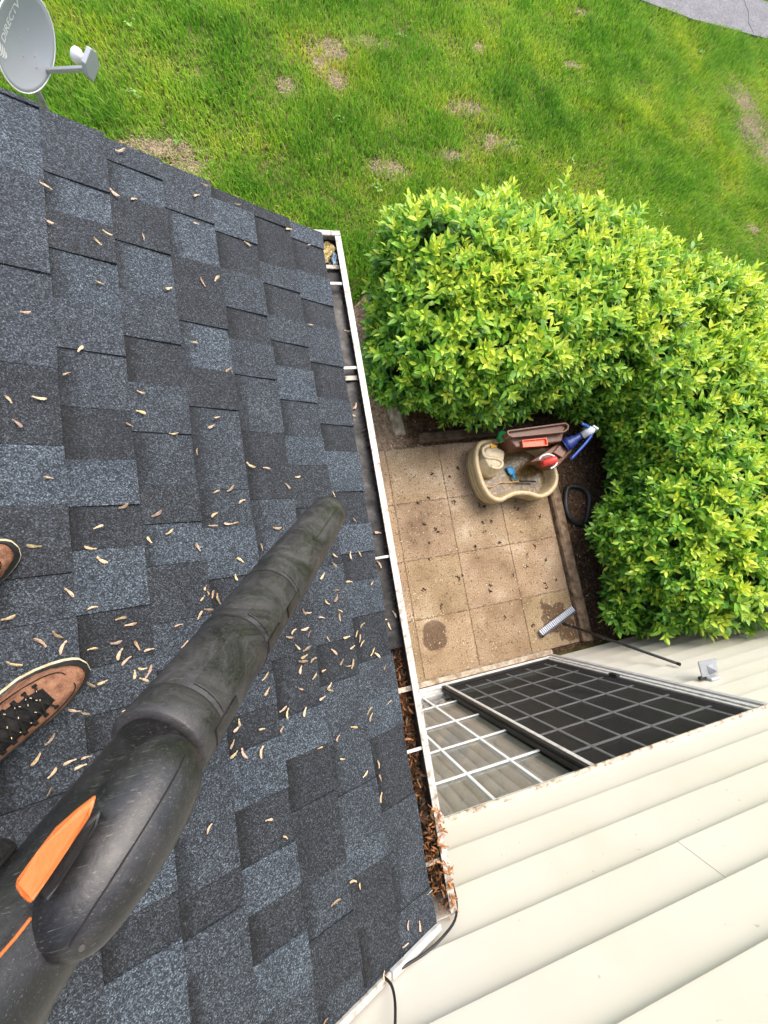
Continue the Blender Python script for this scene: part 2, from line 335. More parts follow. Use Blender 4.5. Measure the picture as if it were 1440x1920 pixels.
mottled('white_paint', (0.40, 0.385, 0.35), (0.56, 0.555, 0.53), 22, 0.45, 0.05, 120, 0.4, lo=0.3, hi=0.55)
mottled('gutter_paint', (0.18, 0.135, 0.095), (0.47, 0.44, 0.39), 42, 0.45, 0.08, 160, 0.45, lo=0.28, hi=0.48)
mottled('dirty_trim', (0.13, 0.075, 0.045), (0.50, 0.44, 0.35), 34, 0.6, 0.1, 160, 0.3, lo=0.30, hi=0.52)
mottled('muntin_white', (0.68, 0.69, 0.69), (0.78, 0.79, 0.79), 12, 0.4)
mottled('gutter_inside', (0.012, 0.011, 0.010), (0.05, 0.044, 0.038), 30, 0.55, 0.3, 90, 0.3)
mottled('black_rubber', (0.010, 0.010, 0.010), (0.026, 0.026, 0.027), 30, 0.5, 0.1, 160, 0.4)
mottled('dark_void', (0.010, 0.010, 0.010), (0.016, 0.015, 0.014), 5, 0.9)
mottled('weathered_timber', (0.10, 0.065, 0.04), (0.27, 0.19, 0.125), 14, 0.85, 0.5, 60, 0.2)
mottled('grey_timber', (0.20, 0.16, 0.11), (0.48, 0.42, 0.33), 16, 0.85, 0.5, 70, 0.2)
mottled('dark_timber', (0.055, 0.036, 0.022), (0.125, 0.085, 0.055), 14, 0.9, 0.5, 60, 0.2)
mottled('threshold_concrete', (0.24, 0.165, 0.10), (0.48, 0.42, 0.33), 20, 0.85, 0.5, 60, 0.2)
mottled('aluminium', (0.36, 0.36, 0.36), (0.46, 0.46, 0.465), 20, 0.35, 0.03, 120, 0.5)
mottled('grey_steel', (0.20, 0.21, 0.22), (0.36, 0.37, 0.38), 25, 0.45, 0.05, 120, 0.5, metal=0.3)
mottled('dish_grey', (0.32, 0.34, 0.365), (0.355, 0.375, 0.40), 3, 0.42, 0.02, 200, 0.4)
mottled('lnb_white', (0.72, 0.72, 0.72), (0.78, 0.78, 0.78), 6, 0.4)
mottled('asphalt_dark', (0.03, 0.03, 0.03), (0.06, 0.06, 0.06), 6, 0.9)
mottled('soffit', (0.6, 0.58, 0.52), (0.7, 0.68, 0.62), 3, 0.6)
mottled('bark', (0.07, 0.05, 0.035), (0.17, 0.13, 0.095), 40, 0.9, 0.5, 120, 0.2)
mottled('carpet', (0.10, 0.085, 0.065), (0.16, 0.135, 0.105), 60, 0.95)
mottled('blind_slat', (0.62, 0.62, 0.58), (0.72, 0.72, 0.68), 30, 0.7)
mottled('denim', (0.025, 0.032, 0.05), (0.05, 0.06, 0.085), 60, 0.9, 0.3, 300, 0.2)
mottled('sole_cream', (0.42, 0.34, 0.19), (0.62, 0.54, 0.36), 60, 0.7, 0.2, 200, 0.3)
mottled('lace_black', (0.006, 0.006, 0.006), (0.016, 0.015, 0.014), 90, 0.9, 0.3, 300, 0.2)
mottled('brown_suede', (0.13, 0.060, 0.035), (0.28, 0.14, 0.082), 55, 0.85, 0.45, 260, 0.2)
mottled('orange_plastic', (0.42, 0.09, 0.02), (0.56, 0.145, 0.035), 70, 0.45, 0.1, 200, 0.4, lo=0.2, hi=0.4)
mottled('skin', (0.42, 0.25, 0.18), (0.5, 0.31, 0.23), 20, 0.6)

# scuffed black blower plastic: grey scratches and dust
def scuffed(key, lo, hi, amt, dcol):
  t = NT(key); p = t.pos()
  base = t.ramp(t.noise(p, 12, 5), [(0.3, (0.006, 0.006, 0.0065)), (0.7, (0.014, 0.014, 0.015))])
  dust = t.ramp(t.noise(p, 14, 9, 0.78, 0.8), [(lo, (0.02,) * 3), (hi, (amt,) * 3)])
  c = t.mix(base, dcol, dust)
  scr = None
  for sc, rot in ((1.0, (0.3, 0.9, 0.2)), (1.0, (1.2, 0.1, 0.8)), (1.0, (0.5, 0.5, 2.2))):
      mp = t.n('Mapping'); mp.inputs['Rotation'].default_value = rot; mp.inputs['Scale'].default_value = (26, 1100, 1100)
      t.l(p, mp.inputs['Vector'])
      nz = t.noise(mp.outputs[0], 1.0, 2, 0.5, 0.8)
      k = t.ramp(nz, [(0.66, (0, 0, 0)), (0.73, (1, 1, 1))])
      scr = k if scr is None else t.mix(scr, k, 1.0, 'LIGHTEN')
  c = t.mix(c, (0.17, 0.16, 0.14), t.math('MULTIPLY', scr, 0.42))
  t.base(c)
  t.rough(t.math('ADD', 0.34, t.math('MULTIPLY', dust, 0.5)))
  t.b.inputs['Specular IOR Level'].default_value = 0.5
  t.bump(t.noise(p, 240, 3), 0.12, 0.002)
  MATS[key] = t.m
scuffed('blower', 0.48, 0.74, 0.45, (0.076, 0.070, 0.070))
scuffed('dusty_blower', 0.40, 0.70, 0.80, (0.076, 0.070, 0.070))

# glass, screen, water
def clear_mat(name, tint, rough, ior=1.5, cover=0.0, cover_col=(0.02, 0.02, 0.02), boost=1.0):
    mm = bpy.data.materials.new(name); mm.use_nodes = True
    nt = mm.node_tree; nt.nodes.clear()
    o = nt.nodes.new('ShaderNodeOutputMaterial')
    tr = nt.nodes.new('ShaderNodeBsdfTransparent'); tr.inputs[0].default_value = (*tint, 1)
    gl = nt.nodes.new('ShaderNodeBsdfGlossy'); gl.inputs['Roughness'].default_value = rough
    fr = nt.nodes.new('ShaderNodeFresnel'); fr.inputs[0].default_value = ior
    mu = nt.nodes.new('ShaderNodeMath'); mu.operation = 'MULTIPLY'; mu.inputs[1].default_value = boost; mu.use_clamp = True
    nt.links.new(fr.outputs[0], mu.inputs[0])
    mx = nt.nodes.new('ShaderNodeMixShader')
    nt.links.new(mu.outputs[0], mx.inputs[0]); nt.links.new(tr.outputs[0], mx.inputs[1]); nt.links.new(gl.outputs[0], mx.inputs[2])
    last = mx
    if cover:
        df = nt.nodes.new('ShaderNodeBsdfDiffuse'); df.inputs[0].default_value = (*cover_col, 1)
        m2 = nt.nodes.new('ShaderNodeMixShader'); m2.inputs[0].default_value = cover
        nt.links.new(mx.outputs[0], m2.inputs[1]); nt.links.new(df.outputs[0], m2.inputs[2])
        last = m2
    nt.links.new(last.outputs[0], o.inputs[0])
    MATS[name] = mm
clear_mat('door_glass', (0.95, 0.96, 0.96), 0.01, 1.5, boost=0.55)
clear_mat('screened_glass', (0.80, 0.86, 0.84), 0.02, 1.5, boost=0.25)
clear_mat('clear_plastic', (0.75, 0.78, 0.8), 0.15, 1.5, cover=0.45, cover_col=(0.5, 0.52, 0.54))
clear_mat('insect_screen', (0.9, 0.9, 0.9), 0.6, 1.05, boost=0.0, cover=0.30, cover_col=(0.055, 0.053, 0.052))
t = NT('gutter_water'); p = t.pos()
t.base(t.ramp(t.noise(p, 24, 7, 0.65, 1.5), [(0.36, (0.006, 0.0055, 0.005)), (0.64, (0.036, 0.033, 0.031))]))
t.rough(t.ramp(t.noise(p, 12, 3), [(0.35, (0.32,) * 3), (0.6, (0.6,) * 3)]))
mp = t.n('Mapping'); mp.inputs['Scale'].default_value = (14, 42, 1); t.l(p, mp.inputs['Vector'])
t.bump(t.noise(mp.outputs[0], 0.6, 2, 0.4, 1.2), 0.25, 0.008)
t.b.inputs['Specular IOR Level'].default_value = 0.35
MATS['water'] = t.m

# ------------------------------------------------------------------ mesh helpers
class MB:
    def __init__(self):
        self.v = []; self.f = []
    def add(self, vs_, fs):
        o = len(self.v)
        self.v += [tuple(q) for q in vs_]
        self.f += [tuple(i + o for i in fc) for fc in fs]
        return self
    def box(self, x0, x1, y0, y1, z0, z1):
        return self.add([(x0, y0, z0), (x1, y0, z0), (x1, y1, z0), (x0, y1, z0), (x0, y0, z1), (x1, y0, z1), (x1, y1, z1), (x0, y1, z1)],
                        [(0, 3, 2, 1), (4, 5, 6, 7), (0, 1, 5, 4), (1, 2, 6, 5), (2, 3, 7, 6), (3, 0, 4, 7)])
    def hexa(self, bottom, top):
        n = len(bottom)
        fs = [tuple(reversed(range(n))), tuple(range(n, 2 * n))] + [(i, (i + 1) % n, n + (i + 1) % n, n + i) for i in range(n)]
        return self.add(list(bottom) + list(top), fs)
    def bar(self, a, b, w, h, up=(0, 0, 1)):
        a, b = Vector(a), Vector(b); d = (b - a).normalized()
        s = d.cross(Vector(up))
        if s.length < 1e-5:
            s = d.cross(Vector((1, 0, 0)))
        s.normalize(); u = s.cross(d).normalized()
        q = [a - s * w / 2 - u * h / 2, a + s * w / 2 - u * h / 2, a + s * w / 2 + u * h / 2, a - s * w / 2 + u * h / 2]
        return self.hexa(q, [k + (b - a) for k in q])
    def tube(self, pts, rad, n=10, cap=True, squash=1.0, up=None):
        pts = [Vector(q) for q in pts]
        if isinstance(rad, (int, float)):
            rad = [rad] * len(pts)
        o = len(self.v)
        t0 = (pts[1] - pts[0]).normalized()
        ref = Vector(up) if up else (Vector((0, 0, 1)) if abs(t0.z) < 0.9 else Vector((1, 0, 0)))
        s = t0.cross(ref).normalized()
        for i, q in enumerate(pts):
            a = pts[max(i - 1, 0)]; b = pts[min(i + 1, len(pts) - 1)]
            d = (b - a).normalized()
            s = (s - d * s.dot(d)).normalized(); u = s.cross(d)
            for k in range(n):
                an = 2 * math.pi * k / n
                self.v.append(tuple(q + (s * math.cos(an) + u * math.sin(an) * squash) * rad[i]))
        for i in range(len(pts) - 1):
            for k in range(n):
                a = o + i * n + k; b = o + i * n + (k + 1) % n
                self.f.append((a, b, b + n, a + n))
        if cap:
            self.f.append(tuple(o + k for k in reversed(range(n))))
            self.f.append(tuple(o + (len(pts) - 1) * n + k for k in range(n)))
        return self
    def loft(self, rings, cap=True):
        o = len(self.v); n = len(rings[0])
        for r in rings:
            self.v += [tuple(q) for q in r]
        for i in range(len(rings) - 1):
            for k in range(n):
                a = o + i * n + k; b = o + i * n + (k + 1) % n
                self.f.append((a, b, b + n, a + n))
        if cap:
            self.f.append(tuple(o + k for k in reversed(range(n))))
            self.f.append(tuple(o + (len(rings) - 1) * n + k for k in range(n)))
        return self
    def prism(self, poly, z0, z1):
        return self.hexa([(q[0], q[1], z0) for q in poly], [(q[0], q[1], z1) for q in poly])
    def build(self, name, mat, parent=None, smooth=False, color=None, bevel=0.0, seg=2, sub=0):
        me = bpy.data.meshes.new(name)
        me.from_pydata(self.v, [], self.f)
        bm = bmesh.new(); bm.from_mesh(me)
        bmesh.ops.recalc_face_normals(bm, faces=bm.faces)
        bm.to_mesh(me); bm.free()
        me.materials.append(MATS[mat])
        if smooth:
            me.polygons.foreach_set('use_smooth', [True] * len(me.polygons))
        o = bpy.data.objects.new(name, me)
        COL.objects.link(o)
        if parent is not None:
            o.parent = parent
            o.matrix_parent_inverse = parent.matrix_basis.inverted()
        if color:
            o.color = (*color, 1)
        if bevel:
            b = o.modifiers.new('bevel', 'BEVEL'); b.width = bevel; b.segments = seg; b.limit_method = 'ANGLE'; b.angle_limit = R(40)
        if sub:
            s = o.modifiers.new('subdivision', 'SUBSURF'); s.levels = sub; s.render_levels = sub
        return o

def tag(o, label=None, cat=None, group=None, kind=None):
    if label: o['label'] = label
    if cat: o['category'] = cat
    if group: o['group'] = group
    if kind: o['kind'] = kind
    return o
def empty(name, loc=(0, 0, 0)):
    o = bpy.data.objects.new(name, None); COL.objects.link(o); o.location = loc; o.empty_display_size = 0.1
    return o
def raw_mesh(name, v, f, mat, parent=None, attrs=None, smooth=False):
    """fast mesh from numpy arrays; f is an (n,k) index array or a list of such arrays"""
    fl = f if isinstance(f, list) else [f]
    me = bpy.data.meshes.new(name)
    me.vertices.add(len(v)); me.vertices.foreach_set('co', np.asarray(v, np.float32).ravel())
    nl = sum(a.size for a in fl); npoly = sum(len(a) for a in fl)
    me.loops.add(nl); me.loops.foreach_set('vertex_index', np.concatenate([a.ravel() for a in fl]).astype(np.int32))
    me.polygons.add(npoly)
    tot = np.concatenate([np.full(len(a), a.shape[1], np.int32) for a in fl])
    st = np.concatenate([[0], np.cumsum(tot)[:-1]]).astype(np.int32)
    me.polygons.foreach_set('loop_start', st)
    try:
        me.polygons.foreach_set('loop_total', tot)
    except Exception:
        pass
    for k, arr in (attrs or {}).items():
        arr = np.asarray(arr, np.float32)
        if arr.ndim == 1:
            a = me.attributes.new(k, 'FLOAT', 'POINT'); a.data.foreach_set('value', arr)
        else:
            a = me.attributes.new(k, 'FLOAT_COLOR', 'POINT'); a.data.foreach_set('color', np.hstack([arr, np.ones((len(arr), 1), np.float32)]).ravel())
    me.update(calc_edges=True); me.validate()
    me.materials.append(MATS[mat])
    if smooth:
        me.polygons.foreach_set('use_smooth', [True] * len(me.polygons))
    o = bpy.data.objects.new(name, me); COL.objects.link(o)
    if parent is not None:
        o.parent = parent; o.matrix_parent_inverse = parent.matrix_basis.inverted()
    return o

# ================================================================== ground, lawn, path, patio
def sheet(name, poly, z, mat, label=None, kind='structure'):
    me = bpy.data.meshes.new(name)
    me.from_pydata([(x, y, z) for x, y in poly], [], [tuple(range(len(poly)))])
    me.materials.append(MATS[mat])
    o = bpy.data.objects.new(name, me); COL.objects.link(o)
    return tag(o, label, None, None, kind)
sheet('ground', [(-120, -120), (120, -120), (120, 120), (-120, 120)], -0.055, 'soil', 'brown soil under the lawn with bare patches showing')
PATH = [(4.2, 10.15), (6.7, 9.80), (7.8, 9.66), (9.6, 9.64), (13.5, 9.75), (13.5, 10.62), (9.6, 10.55), (7.8, 10.62), (6.7, 10.78), (4.2, 11.15)]
pb = MB(); pb.prism(PATH, -0.05, -0.004)
path_obj = tag(pb.build('path', 'asphalt'), 'grey asphalt footpath crossing the far corner of the lawn', None, None, 'structure')
cr = MB(); cr.tube([(9.25, 9.66, -0.003), (9.2, 9.9, -0.003), (9.3, 10.15, -0.003), (9.28, 10.5, -0.003)], 0.0035, 5); cr.build('crack', 'asphalt_dark', path_obj)
MULCH = [(0.12, 2.35), (0.12, 3.95), (0.75, 4.1), (1.1, 4.45), (3.4, 4.75), (4.9, 4.35), (5.9, 3.3), (6.6, 2.2), (6.9, 0.0), (2.3, 0.0), (2.3, 2.35)]
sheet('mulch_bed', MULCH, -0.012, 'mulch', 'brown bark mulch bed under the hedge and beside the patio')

def in_poly(x, y, poly):
    inside = np.zeros(x.shape, bool); n = len(poly)
    for i in range(n):
        x0, y0 = poly[i]; x1, y1 = poly[(i + 1) % n]
        c = ((y0 > y) != (y1 > y)) & (x < (x1 - x0) * (y - y0) / (y1 - y0 + 1e-12) + x0)
        inside ^= c
    return inside
def vnoise(x, y, scale, seed=0):
    """smooth value noise on numpy arrays"""
    r = np.random.default_rng(seed).random((64, 64))
    u = x * scale + 100.3; w = y * scale + 57.7
    i = np.floor(u).astype(int); j = np.floor(w).astype(int); fu = u - i; fw = w - j
    fu = fu * fu * (3 - 2 * fu); fw = fw * fw * (3 - 2 * fw)
    g = lambda a, b: r[a % 64, b % 64]
    return (g(i, j) * (1 - fu) + g(i + 1, j) * fu) * (1 - fw) + (g(i, j + 1) * (1 - fu) + g(i + 1, j + 1) * fu) * fw

BARE = [(a_, b_, c_ * .78, d_ * .78) for a_, b_, c_, d_ in [(1.11, 7.72, .26, .2), (0.93, 7.5, .15, .2), (1.10, 7.28, .16, .2), (0.48, 7.05, .13, .16), (1.65, 7.95, .3, .12), (2.90, 7.12, .38, .16), (3.22, 6.62, .26, .18),
        (1.58, 6.06, .26, .15), (2.5, 6.36, .2, .1), (8.45, 8.12, .36, .42), (8.5, 7.62, .45, .45), (8.7, 7.15, .42, .42), (-1.0, 6.05, .42, .16), (-0.72, 5.8, .24, .17),
        (3.3, 8.2, .12, .1), (7.67, 5.6, .14, .1), (5.4, 9.28, .25, .1), (2.2, 9.3, .2, .12), (4.9, 8.2, .18, .08)]]
def grass_region(n, seed):
    g = np.random.default_rng(seed)
    x = g.uniform(-4.2, 11.8, n); y = g.uniform(2.55, 11.9, n)
    keep = np.ones(n, bool)
    keep &= ~in_poly(x, y, PATH)
    edge = (vnoise(x, y, 2.2, 3) - .5) * .5 + g.normal(0, .07, n)
    keep &= ~in_poly(x + edge, y + edge * .7, MULCH)
    dens = np.ones(n)
    for bx, by, rx, ry in BARE:
        d = np.sqrt(((x - bx) / rx) ** 2 + ((y - by) / ry) ** 2) + (vnoise(x, y, 7, 5) - .5) * 1.5 + (vnoise(x, y, 22, 6) - .5) * .6
        dens = np.minimum(dens, np.clip((d - .35) / 1.1, 0.22, 1))
    dens *= .72 + .28 * np.clip(vnoise(x, y, 5, 8) * 2, 0, 1)
    keep &= g.random(n) < dens
    return x[keep], y[keep], g
N_BLADES = 470000
gx, gy, g = grass_region(N_BLADES, 21)
n = len(gx)
tall = vnoise(gx, gy, 2.7, 4)
L = g.uniform(.050, .105, n) * (.50 + 1.05 * tall)
az = g.uniform(0, 2 * np.pi, n)
wind = 0.9 + vnoise(gx, gy, .5, 9) * 2.5
lean = g.uniform(.15, .75, n)
dx = np.cos(az) * .7 + np.cos(wind) * .5; dy = np.sin(az) * .7 + np.sin(wind) * .5
dn = np.sqrt(dx * dx + dy * dy) + 1e-9; dx /= dn; dy /= dn
wd = g.uniform(.0036, .0070, n)
px_, py_ = -dy * wd, dx * wd
z0 = np.full(n, -.052)
def P3(a, b, c): return np.stack([a, b, c], 1)
v0 = P3(gx - px_, gy - py_, z0); v1 = P3(gx + px_, gy + py_, z0)
mxx, myy, mz = gx + dx * L * lean * .32, gy + dy * L * lean * .32, z0 + L * (1 - .1 * lean) * .55
v2 = P3(mxx + px_ * .85, myy + py_ * .85, mz); v3 = P3(mxx - px_ * .85, myy - py_ * .85, mz)
v4 = P3(gx + dx * L * lean, gy + dy * L * lean, z0 + L * (1 - .42 * lean))
V = np.stack([v0, v1, v2, v3, v4], 1).reshape(-1, 3)
ix = np.arange(n)[:, None] * 5
quads = ix + np.array([[0, 1, 2, 3]]); tris = ix + np.array([[3, 2, 4]])
patch = vnoise(gx, gy, 1.6, 12) * .5 + vnoise(gx, gy, 5, 13) * .5
tone = np.clip(g.normal(.47, .2, n) + (patch - .5) * .6 - (tall - .5) * .35, 0, .86)
dry = g.random(n) < .045; tone[dry] = g.uniform(.9, 1, dry.sum())
for bx, by, rx, ry in BARE:
    nr = np.sqrt(((gx - bx) / rx) ** 2 + ((gy - by) / ry) ** 2) < 1.9
    k = nr & (g.random(n) < .3); tone[k] = g.uniform(.8, 1, k.sum())
lawn = raw_mesh('lawn_grass', V, [quads, tris], 'grass', attrs={'tone': np.repeat(tone, 5)})
tag(lawn, 'bright green uneven lawn with thin yellowish patches', 'grass', None, 'stuff')

# flakes of bark, litter and straw: one mass each
def flakes(name, x, y, z, ln, wd, tint, mat, gen, tilt=.35, parent=None):
    n = len(x)
    a = gen.uniform(0, 2 * np.pi, n)
    d = np.stack([np.cos(a), np.sin(a), gen.normal(0, tilt, n)], 1); d /= np.linalg.norm(d, axis=1)[:, None]
    s = np.cross(d, np.array([0, 0, 1.0])[None] + gen.normal(0, tilt, (n, 3))); s /= np.linalg.norm(s, axis=1)[:, None]
    u = np.cross(s, d)
    c = np.stack([x, y, z], 1)
    l2, w2 = (ln / 2)[:, None], (wd / 2)[:, None]
    th = (wd * .22)[:, None]
    vs_ = np.stack([c - d * l2, c + s * w2 - u * th * .2, c + d * l2, c - s * w2 - u * th * .2, c + u * th], 1).reshape(-1, 3)
    ix = np.arange(n)[:, None] * 5
    tr = np.concatenate([ix + np.array([[0, 1, 4]]), ix + np.array([[1, 2, 4]]), ix + np.array([[2, 3, 4]]), ix + np.array([[3, 0, 4]])])
    return raw_mesh(name, vs_, tr, mat, parent, {'tint': np.repeat(tint, 5, 0)})
g = np.random.default_rng(31)
n = 26000
x = g.uniform(.12, 6.6, n); y = g.uniform(0, 4.7, n)
k = in_poly(x, y, MULCH) & ~((x > .2) & (x < 2.80) & (y < 2.47))
x, y = x[k], y[k]; n = len(x)
left = (x < 1.15)
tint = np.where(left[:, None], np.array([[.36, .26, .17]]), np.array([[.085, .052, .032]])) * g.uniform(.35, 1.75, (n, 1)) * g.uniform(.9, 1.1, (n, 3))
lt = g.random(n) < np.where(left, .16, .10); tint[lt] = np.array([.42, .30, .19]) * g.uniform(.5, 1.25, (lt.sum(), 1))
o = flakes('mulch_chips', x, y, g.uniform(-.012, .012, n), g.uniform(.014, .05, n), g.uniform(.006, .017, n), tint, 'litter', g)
tag(o, 'loose brown bark chips and dead leaves under the hedge', 'mulch', None, 'stuff')
# straw and dead thatch on the bare lawn patches
xs, ys = [], []
for bx, by, rx, ry in BARE:
    nn = int(2600 * rx * ry / .04) + 300
    xs.append(g.normal(bx, rx * .50, nn)); ys.append(g.normal(by, ry * .50, nn))
x = np.concatenate(xs); y = np.concatenate(ys); n = len(x)
tint = np.array([.36, .28, .17]) * g.uniform(.3, 1.3, (n, 1)) * g.uniform(.9, 1.1, (n, 3))
o = flakes('lawn_thatch', x, y, g.uniform(-.05, -.028, n), g.uniform(.02, .07, n), g.uniform(.004, .012, n), tint, 'litter', g, .2)
tag(o, 'tan dead thatch on the bare lawn patches', 'thatch', None, 'stuff')

# broad-leaved weeds among the grass
wc = [(g.uniform(-2.5, 9), g.uniform(4.8, 9.6)) for _ in range(14)] + [(3.4, 6.55), (3.5, 6.6), (2.1, 8.1)]
x = np.concatenate([g.normal(a_, .035, 11) for a_, b_ in wc]); y = np.concatenate([g.normal(b_, .035, 11) for a_, b_ in wc]); n = len(x)
tint = np.array([.19, .34, .07]) * g.uniform(.6, 1.25, (n, 1)) * g.uniform(.92, 1.08, (n, 3))
o = flakes('lawn_weeds', x, y, g.uniform(.0, .03, n), g.uniform(.03, .06, n), g.uniform(.018, .032, n), tint, 'litter', g, .35)
tag(o, 'small pale broad-leaved weeds dotted through the lawn', 'weeds', None, 'stuff')

# patio
pt = MB(); pt.box(0.262, 2.765, 0.062, 2.486, -0.05, -0.009)
patio = tag(pt.build('patio', 'threshold_concrete'), 'tan concrete patio of square slabs between house and hedge', None, None, 'structure')
XS = [0.262, 0.8848, 1.5035, 2.1409, 2.7571]; YS = [0.066, 0.6528, 1.2604, 1.8707, 2.481]
for i in range(4):
    for j in range(4):
        b = MB(); gp = .003; dz = random.uniform(-.0012, .0012)
        x0, x1, y0, y1 = XS[i] + gp, XS[i + 1] - gp, YS[j] + gp, YS[j + 1] - gp
        b.box(x0, x1, y0, y1, -.045, dz)
        f_ = random.uniform(.92, 1.08)
        b.build('paver', 'concrete', patio, color=(f_, f_ * random.uniform(.97, 1.02), f_ * random.uniform(.93, 1.05)), bevel=.004, seg=2)
# broken edge grit and litter on the slabs
g = np.random.default_rng(41)
n = 3600
x = g.uniform(.3, 2.74, n); y = g.uniform(.08, 2.47, n)
tint = np.array([.10, .06, .03]) * g.uniform(.35, 1.4, (n, 1)) * np.ones((1, 3))
k = g.random(n) < .55; tint[k] = np.array([.38, .26, .14]) * g.uniform(.5, 1.35, (k.sum(), 1))
k = g.random(n) < .06; tint[k] = np.array([.70, .60, .42])
o = flakes('patio_litter', x, y, np.full(n, .0035), g.uniform(.012, .034, n), g.uniform(.004, .009, n), tint, 'litter', g, .14)
tag(o, 'small dry seeds and twigs scattered over the patio slabs', 'litter', None, 'stuff')
n = 1500                      # dirt gathered in the joints
xj = np.concatenate([g.choice(XS[1:], n) + g.normal(0, .006, n), g.uniform(.3, 2.74, n)])
yj = np.concatenate([g.uniform(.08, 2.47, n), g.choice(YS[1:], n) + g.normal(0, .006, n)])
tint = np.array([.17, .11, .062]) * g.uniform(.4, 1.9, (2 * n, 1)) * np.ones((1, 3))
o = flakes('joint_dirt', xj, yj, np.full(2 * n, .001), g.uniform(.006, .02, 2 * n), g.uniform(.004, .010, 2 * n), tint, 'litter', g, .1)
tag(o, 'brown dirt caught in the joints of the patio slabs', 'dirt', None, 'stuff')
# dark clumps of rotted leaf dropped from the gutter
CL = [(1.18, 1.62), (1.15, 1.86), (1.32, 1.52), (1.30, 1.55), (1.56, 1.82), (1.58, 2.1), (1.86, 1.78), (1.87, 1.74), (1.92, 1.72), (1.86, 1.55), (1.87, 1.45), (2.02, 1.3), (2.3, 1.66), (2.34, 1.64), (2.33, 1.74), (1.70, 2.2),
      (1.17, 1.25), (1.2, 1.42), (1.45, 1.0), (1.5, 1.02), (2.3, .98), (2.33, 1.12), (2.62, .78), (2.47, .77), (2.49, .72), (2.45, 1.2), (1.78, .80), (1.8, .86), (1.2, .75), (1.28, 1.9), (1.37, 2.16), (2.1, .92), (2.55, 1.02), (1.97, 1.55), (2.6, 1.52), (1.04, .95), (1.72, 1.3), (2.22, .35), (1.9, .5), (2.65, .35)]
n = 0; xs, ys, zs = [], [], []
for cx, cy in CL:
    kk = random.randint(5, 12)
    for _ in range(kk):
        xs.append(cx + random.gauss(0, .010)); ys.append(cy + random.gauss(0, .010)); zs.append(random.uniform(.003, .011))
n = len(xs)
tint = np.array([.022, .012, .008]) * g.uniform(.6, 1.7, (n, 1)) * np.ones((1, 3))
o = flakes('leaf_clumps', np.array(xs), np.array(ys), np.array(zs), g.uniform(.012, .03, n), g.uniform(.006, .014, n), tint, 'litter', g, .5)
tag(o, 'dark wet leaf clumps dropped on the patio slabs', 'debris', None, 'stuff')

# landscape timbers
def timber(a, b, w, h, mat, label):
    mb = MB(); a, b = Vector(a), Vector(b); n_ = 9
    d = (b - a); s = d.cross(Vector((0, 0, 1))).normalized()
    rings = []
    for i in range(n_):
        c = a + d * i / (n_ - 1); j = lambda: random.uniform(-.004, .004)
        rings.append([c + s * (w / 2 + j()) + Vector((0, 0, -.05)), c + s * (w / 2 + j()) + Vector((0, 0, h * .7 + j())), c + s * (w * .34 + j()) + Vector((0, 0, h + j())),
                      c - s * (w * .34 + j()) + Vector((0, 0, h + j())), c - s * (w / 2 + j()) + Vector((0, 0, h * .7 + j())), c - s * (w / 2 + j()) + Vector((0, 0, -.05))])
    mb.loft(rings)
    return tag(mb.build('landscape_timber', mat), label, 'timber', 'timbers edging the patio')
timber((1.085, 2.62, 0), (0.99, 3.62, 0), .12, .07, 'grey_timber', 'weathered grey timber with a pale broken end beside the gutter')
timber((1.28, 2.575, 0), (2.74, 2.575, 0), .12, .055, 'dark_timber', 'dark brown timber behind the patio under the hedge')
timber((2.845, 0.06, 0), (2.845, 2.50, 0), .13, .06, 'weathered_timber', 'brown timber along the right patio edge beside the broom')

# ================================================================== house
house = tag(empty('house', (0, 0, 0)), 'house with cream siding, sliding patio door and low blue-grey shingle roof', 'house')
wall = MB()
wall.box(-6.0, -0.20, -0.25, -0.046, -0.05, 5.5).box(2.372, 6.9, -0.25, -0.046, -0.05, 5.5).box(-0.20, 2.372, -0.25, -0.046, 2.20, 5.5)
wall.box(-6.0, 6.9, -4.0, -3.8, -0.05, 5.5).box(-6.0, -5.8, -3.8, -0.25, -0.05, 5.5).box(6.7, 6.9, -3.8, -0.25, -0.05, 5.5)
wall = wall.build('wall', 'soffit', house)
LIP, BH = 2.36973, 0.205857
def board(x0, x1, zl, off=0.0):
    b = MB(); zt = zl + BH + .010
    prof = [(-.040, zl + .010), (-.002 + off, zl), (off, zl + .004), (off - .0005, zl + .010), (off - .0135, zl + BH * .5), (off - .0270, zl + BH - .002), (off - .0280, zt), (-.044, zt)]
    b.hexa([(x0, y, z) for y, z in prof], [(x1, y, z) for y, z in prof])
    return b.build('siding_board', 'siding', wall)
for k in range(-11, 15):
    zl = LIP + BH * k
    if k <= -2:
        segs = [(-6, -.21), (2.368, 4.2 + .35 * (k % 3)), (4.2 + .35 * (k % 3), 6.9)]
    elif k == 1:
        segs = [(-6, -1.2), (-1.2, 1.327), (1.327, 6.9)]
    else:
        sx_ = [3.1, -1.5, 4.2, 2.4][k % 4]
        segs = [(-6, sx_ - 3.3), (sx_ - 3.3, sx_ + .8), (sx_ + .8, 6.9)]
    for i, (a, b_) in enumerate(segs):
        board(a, b_ + (.02 if i < len(segs) - 1 else 0), zl, .0018 if i % 2 else 0.0)

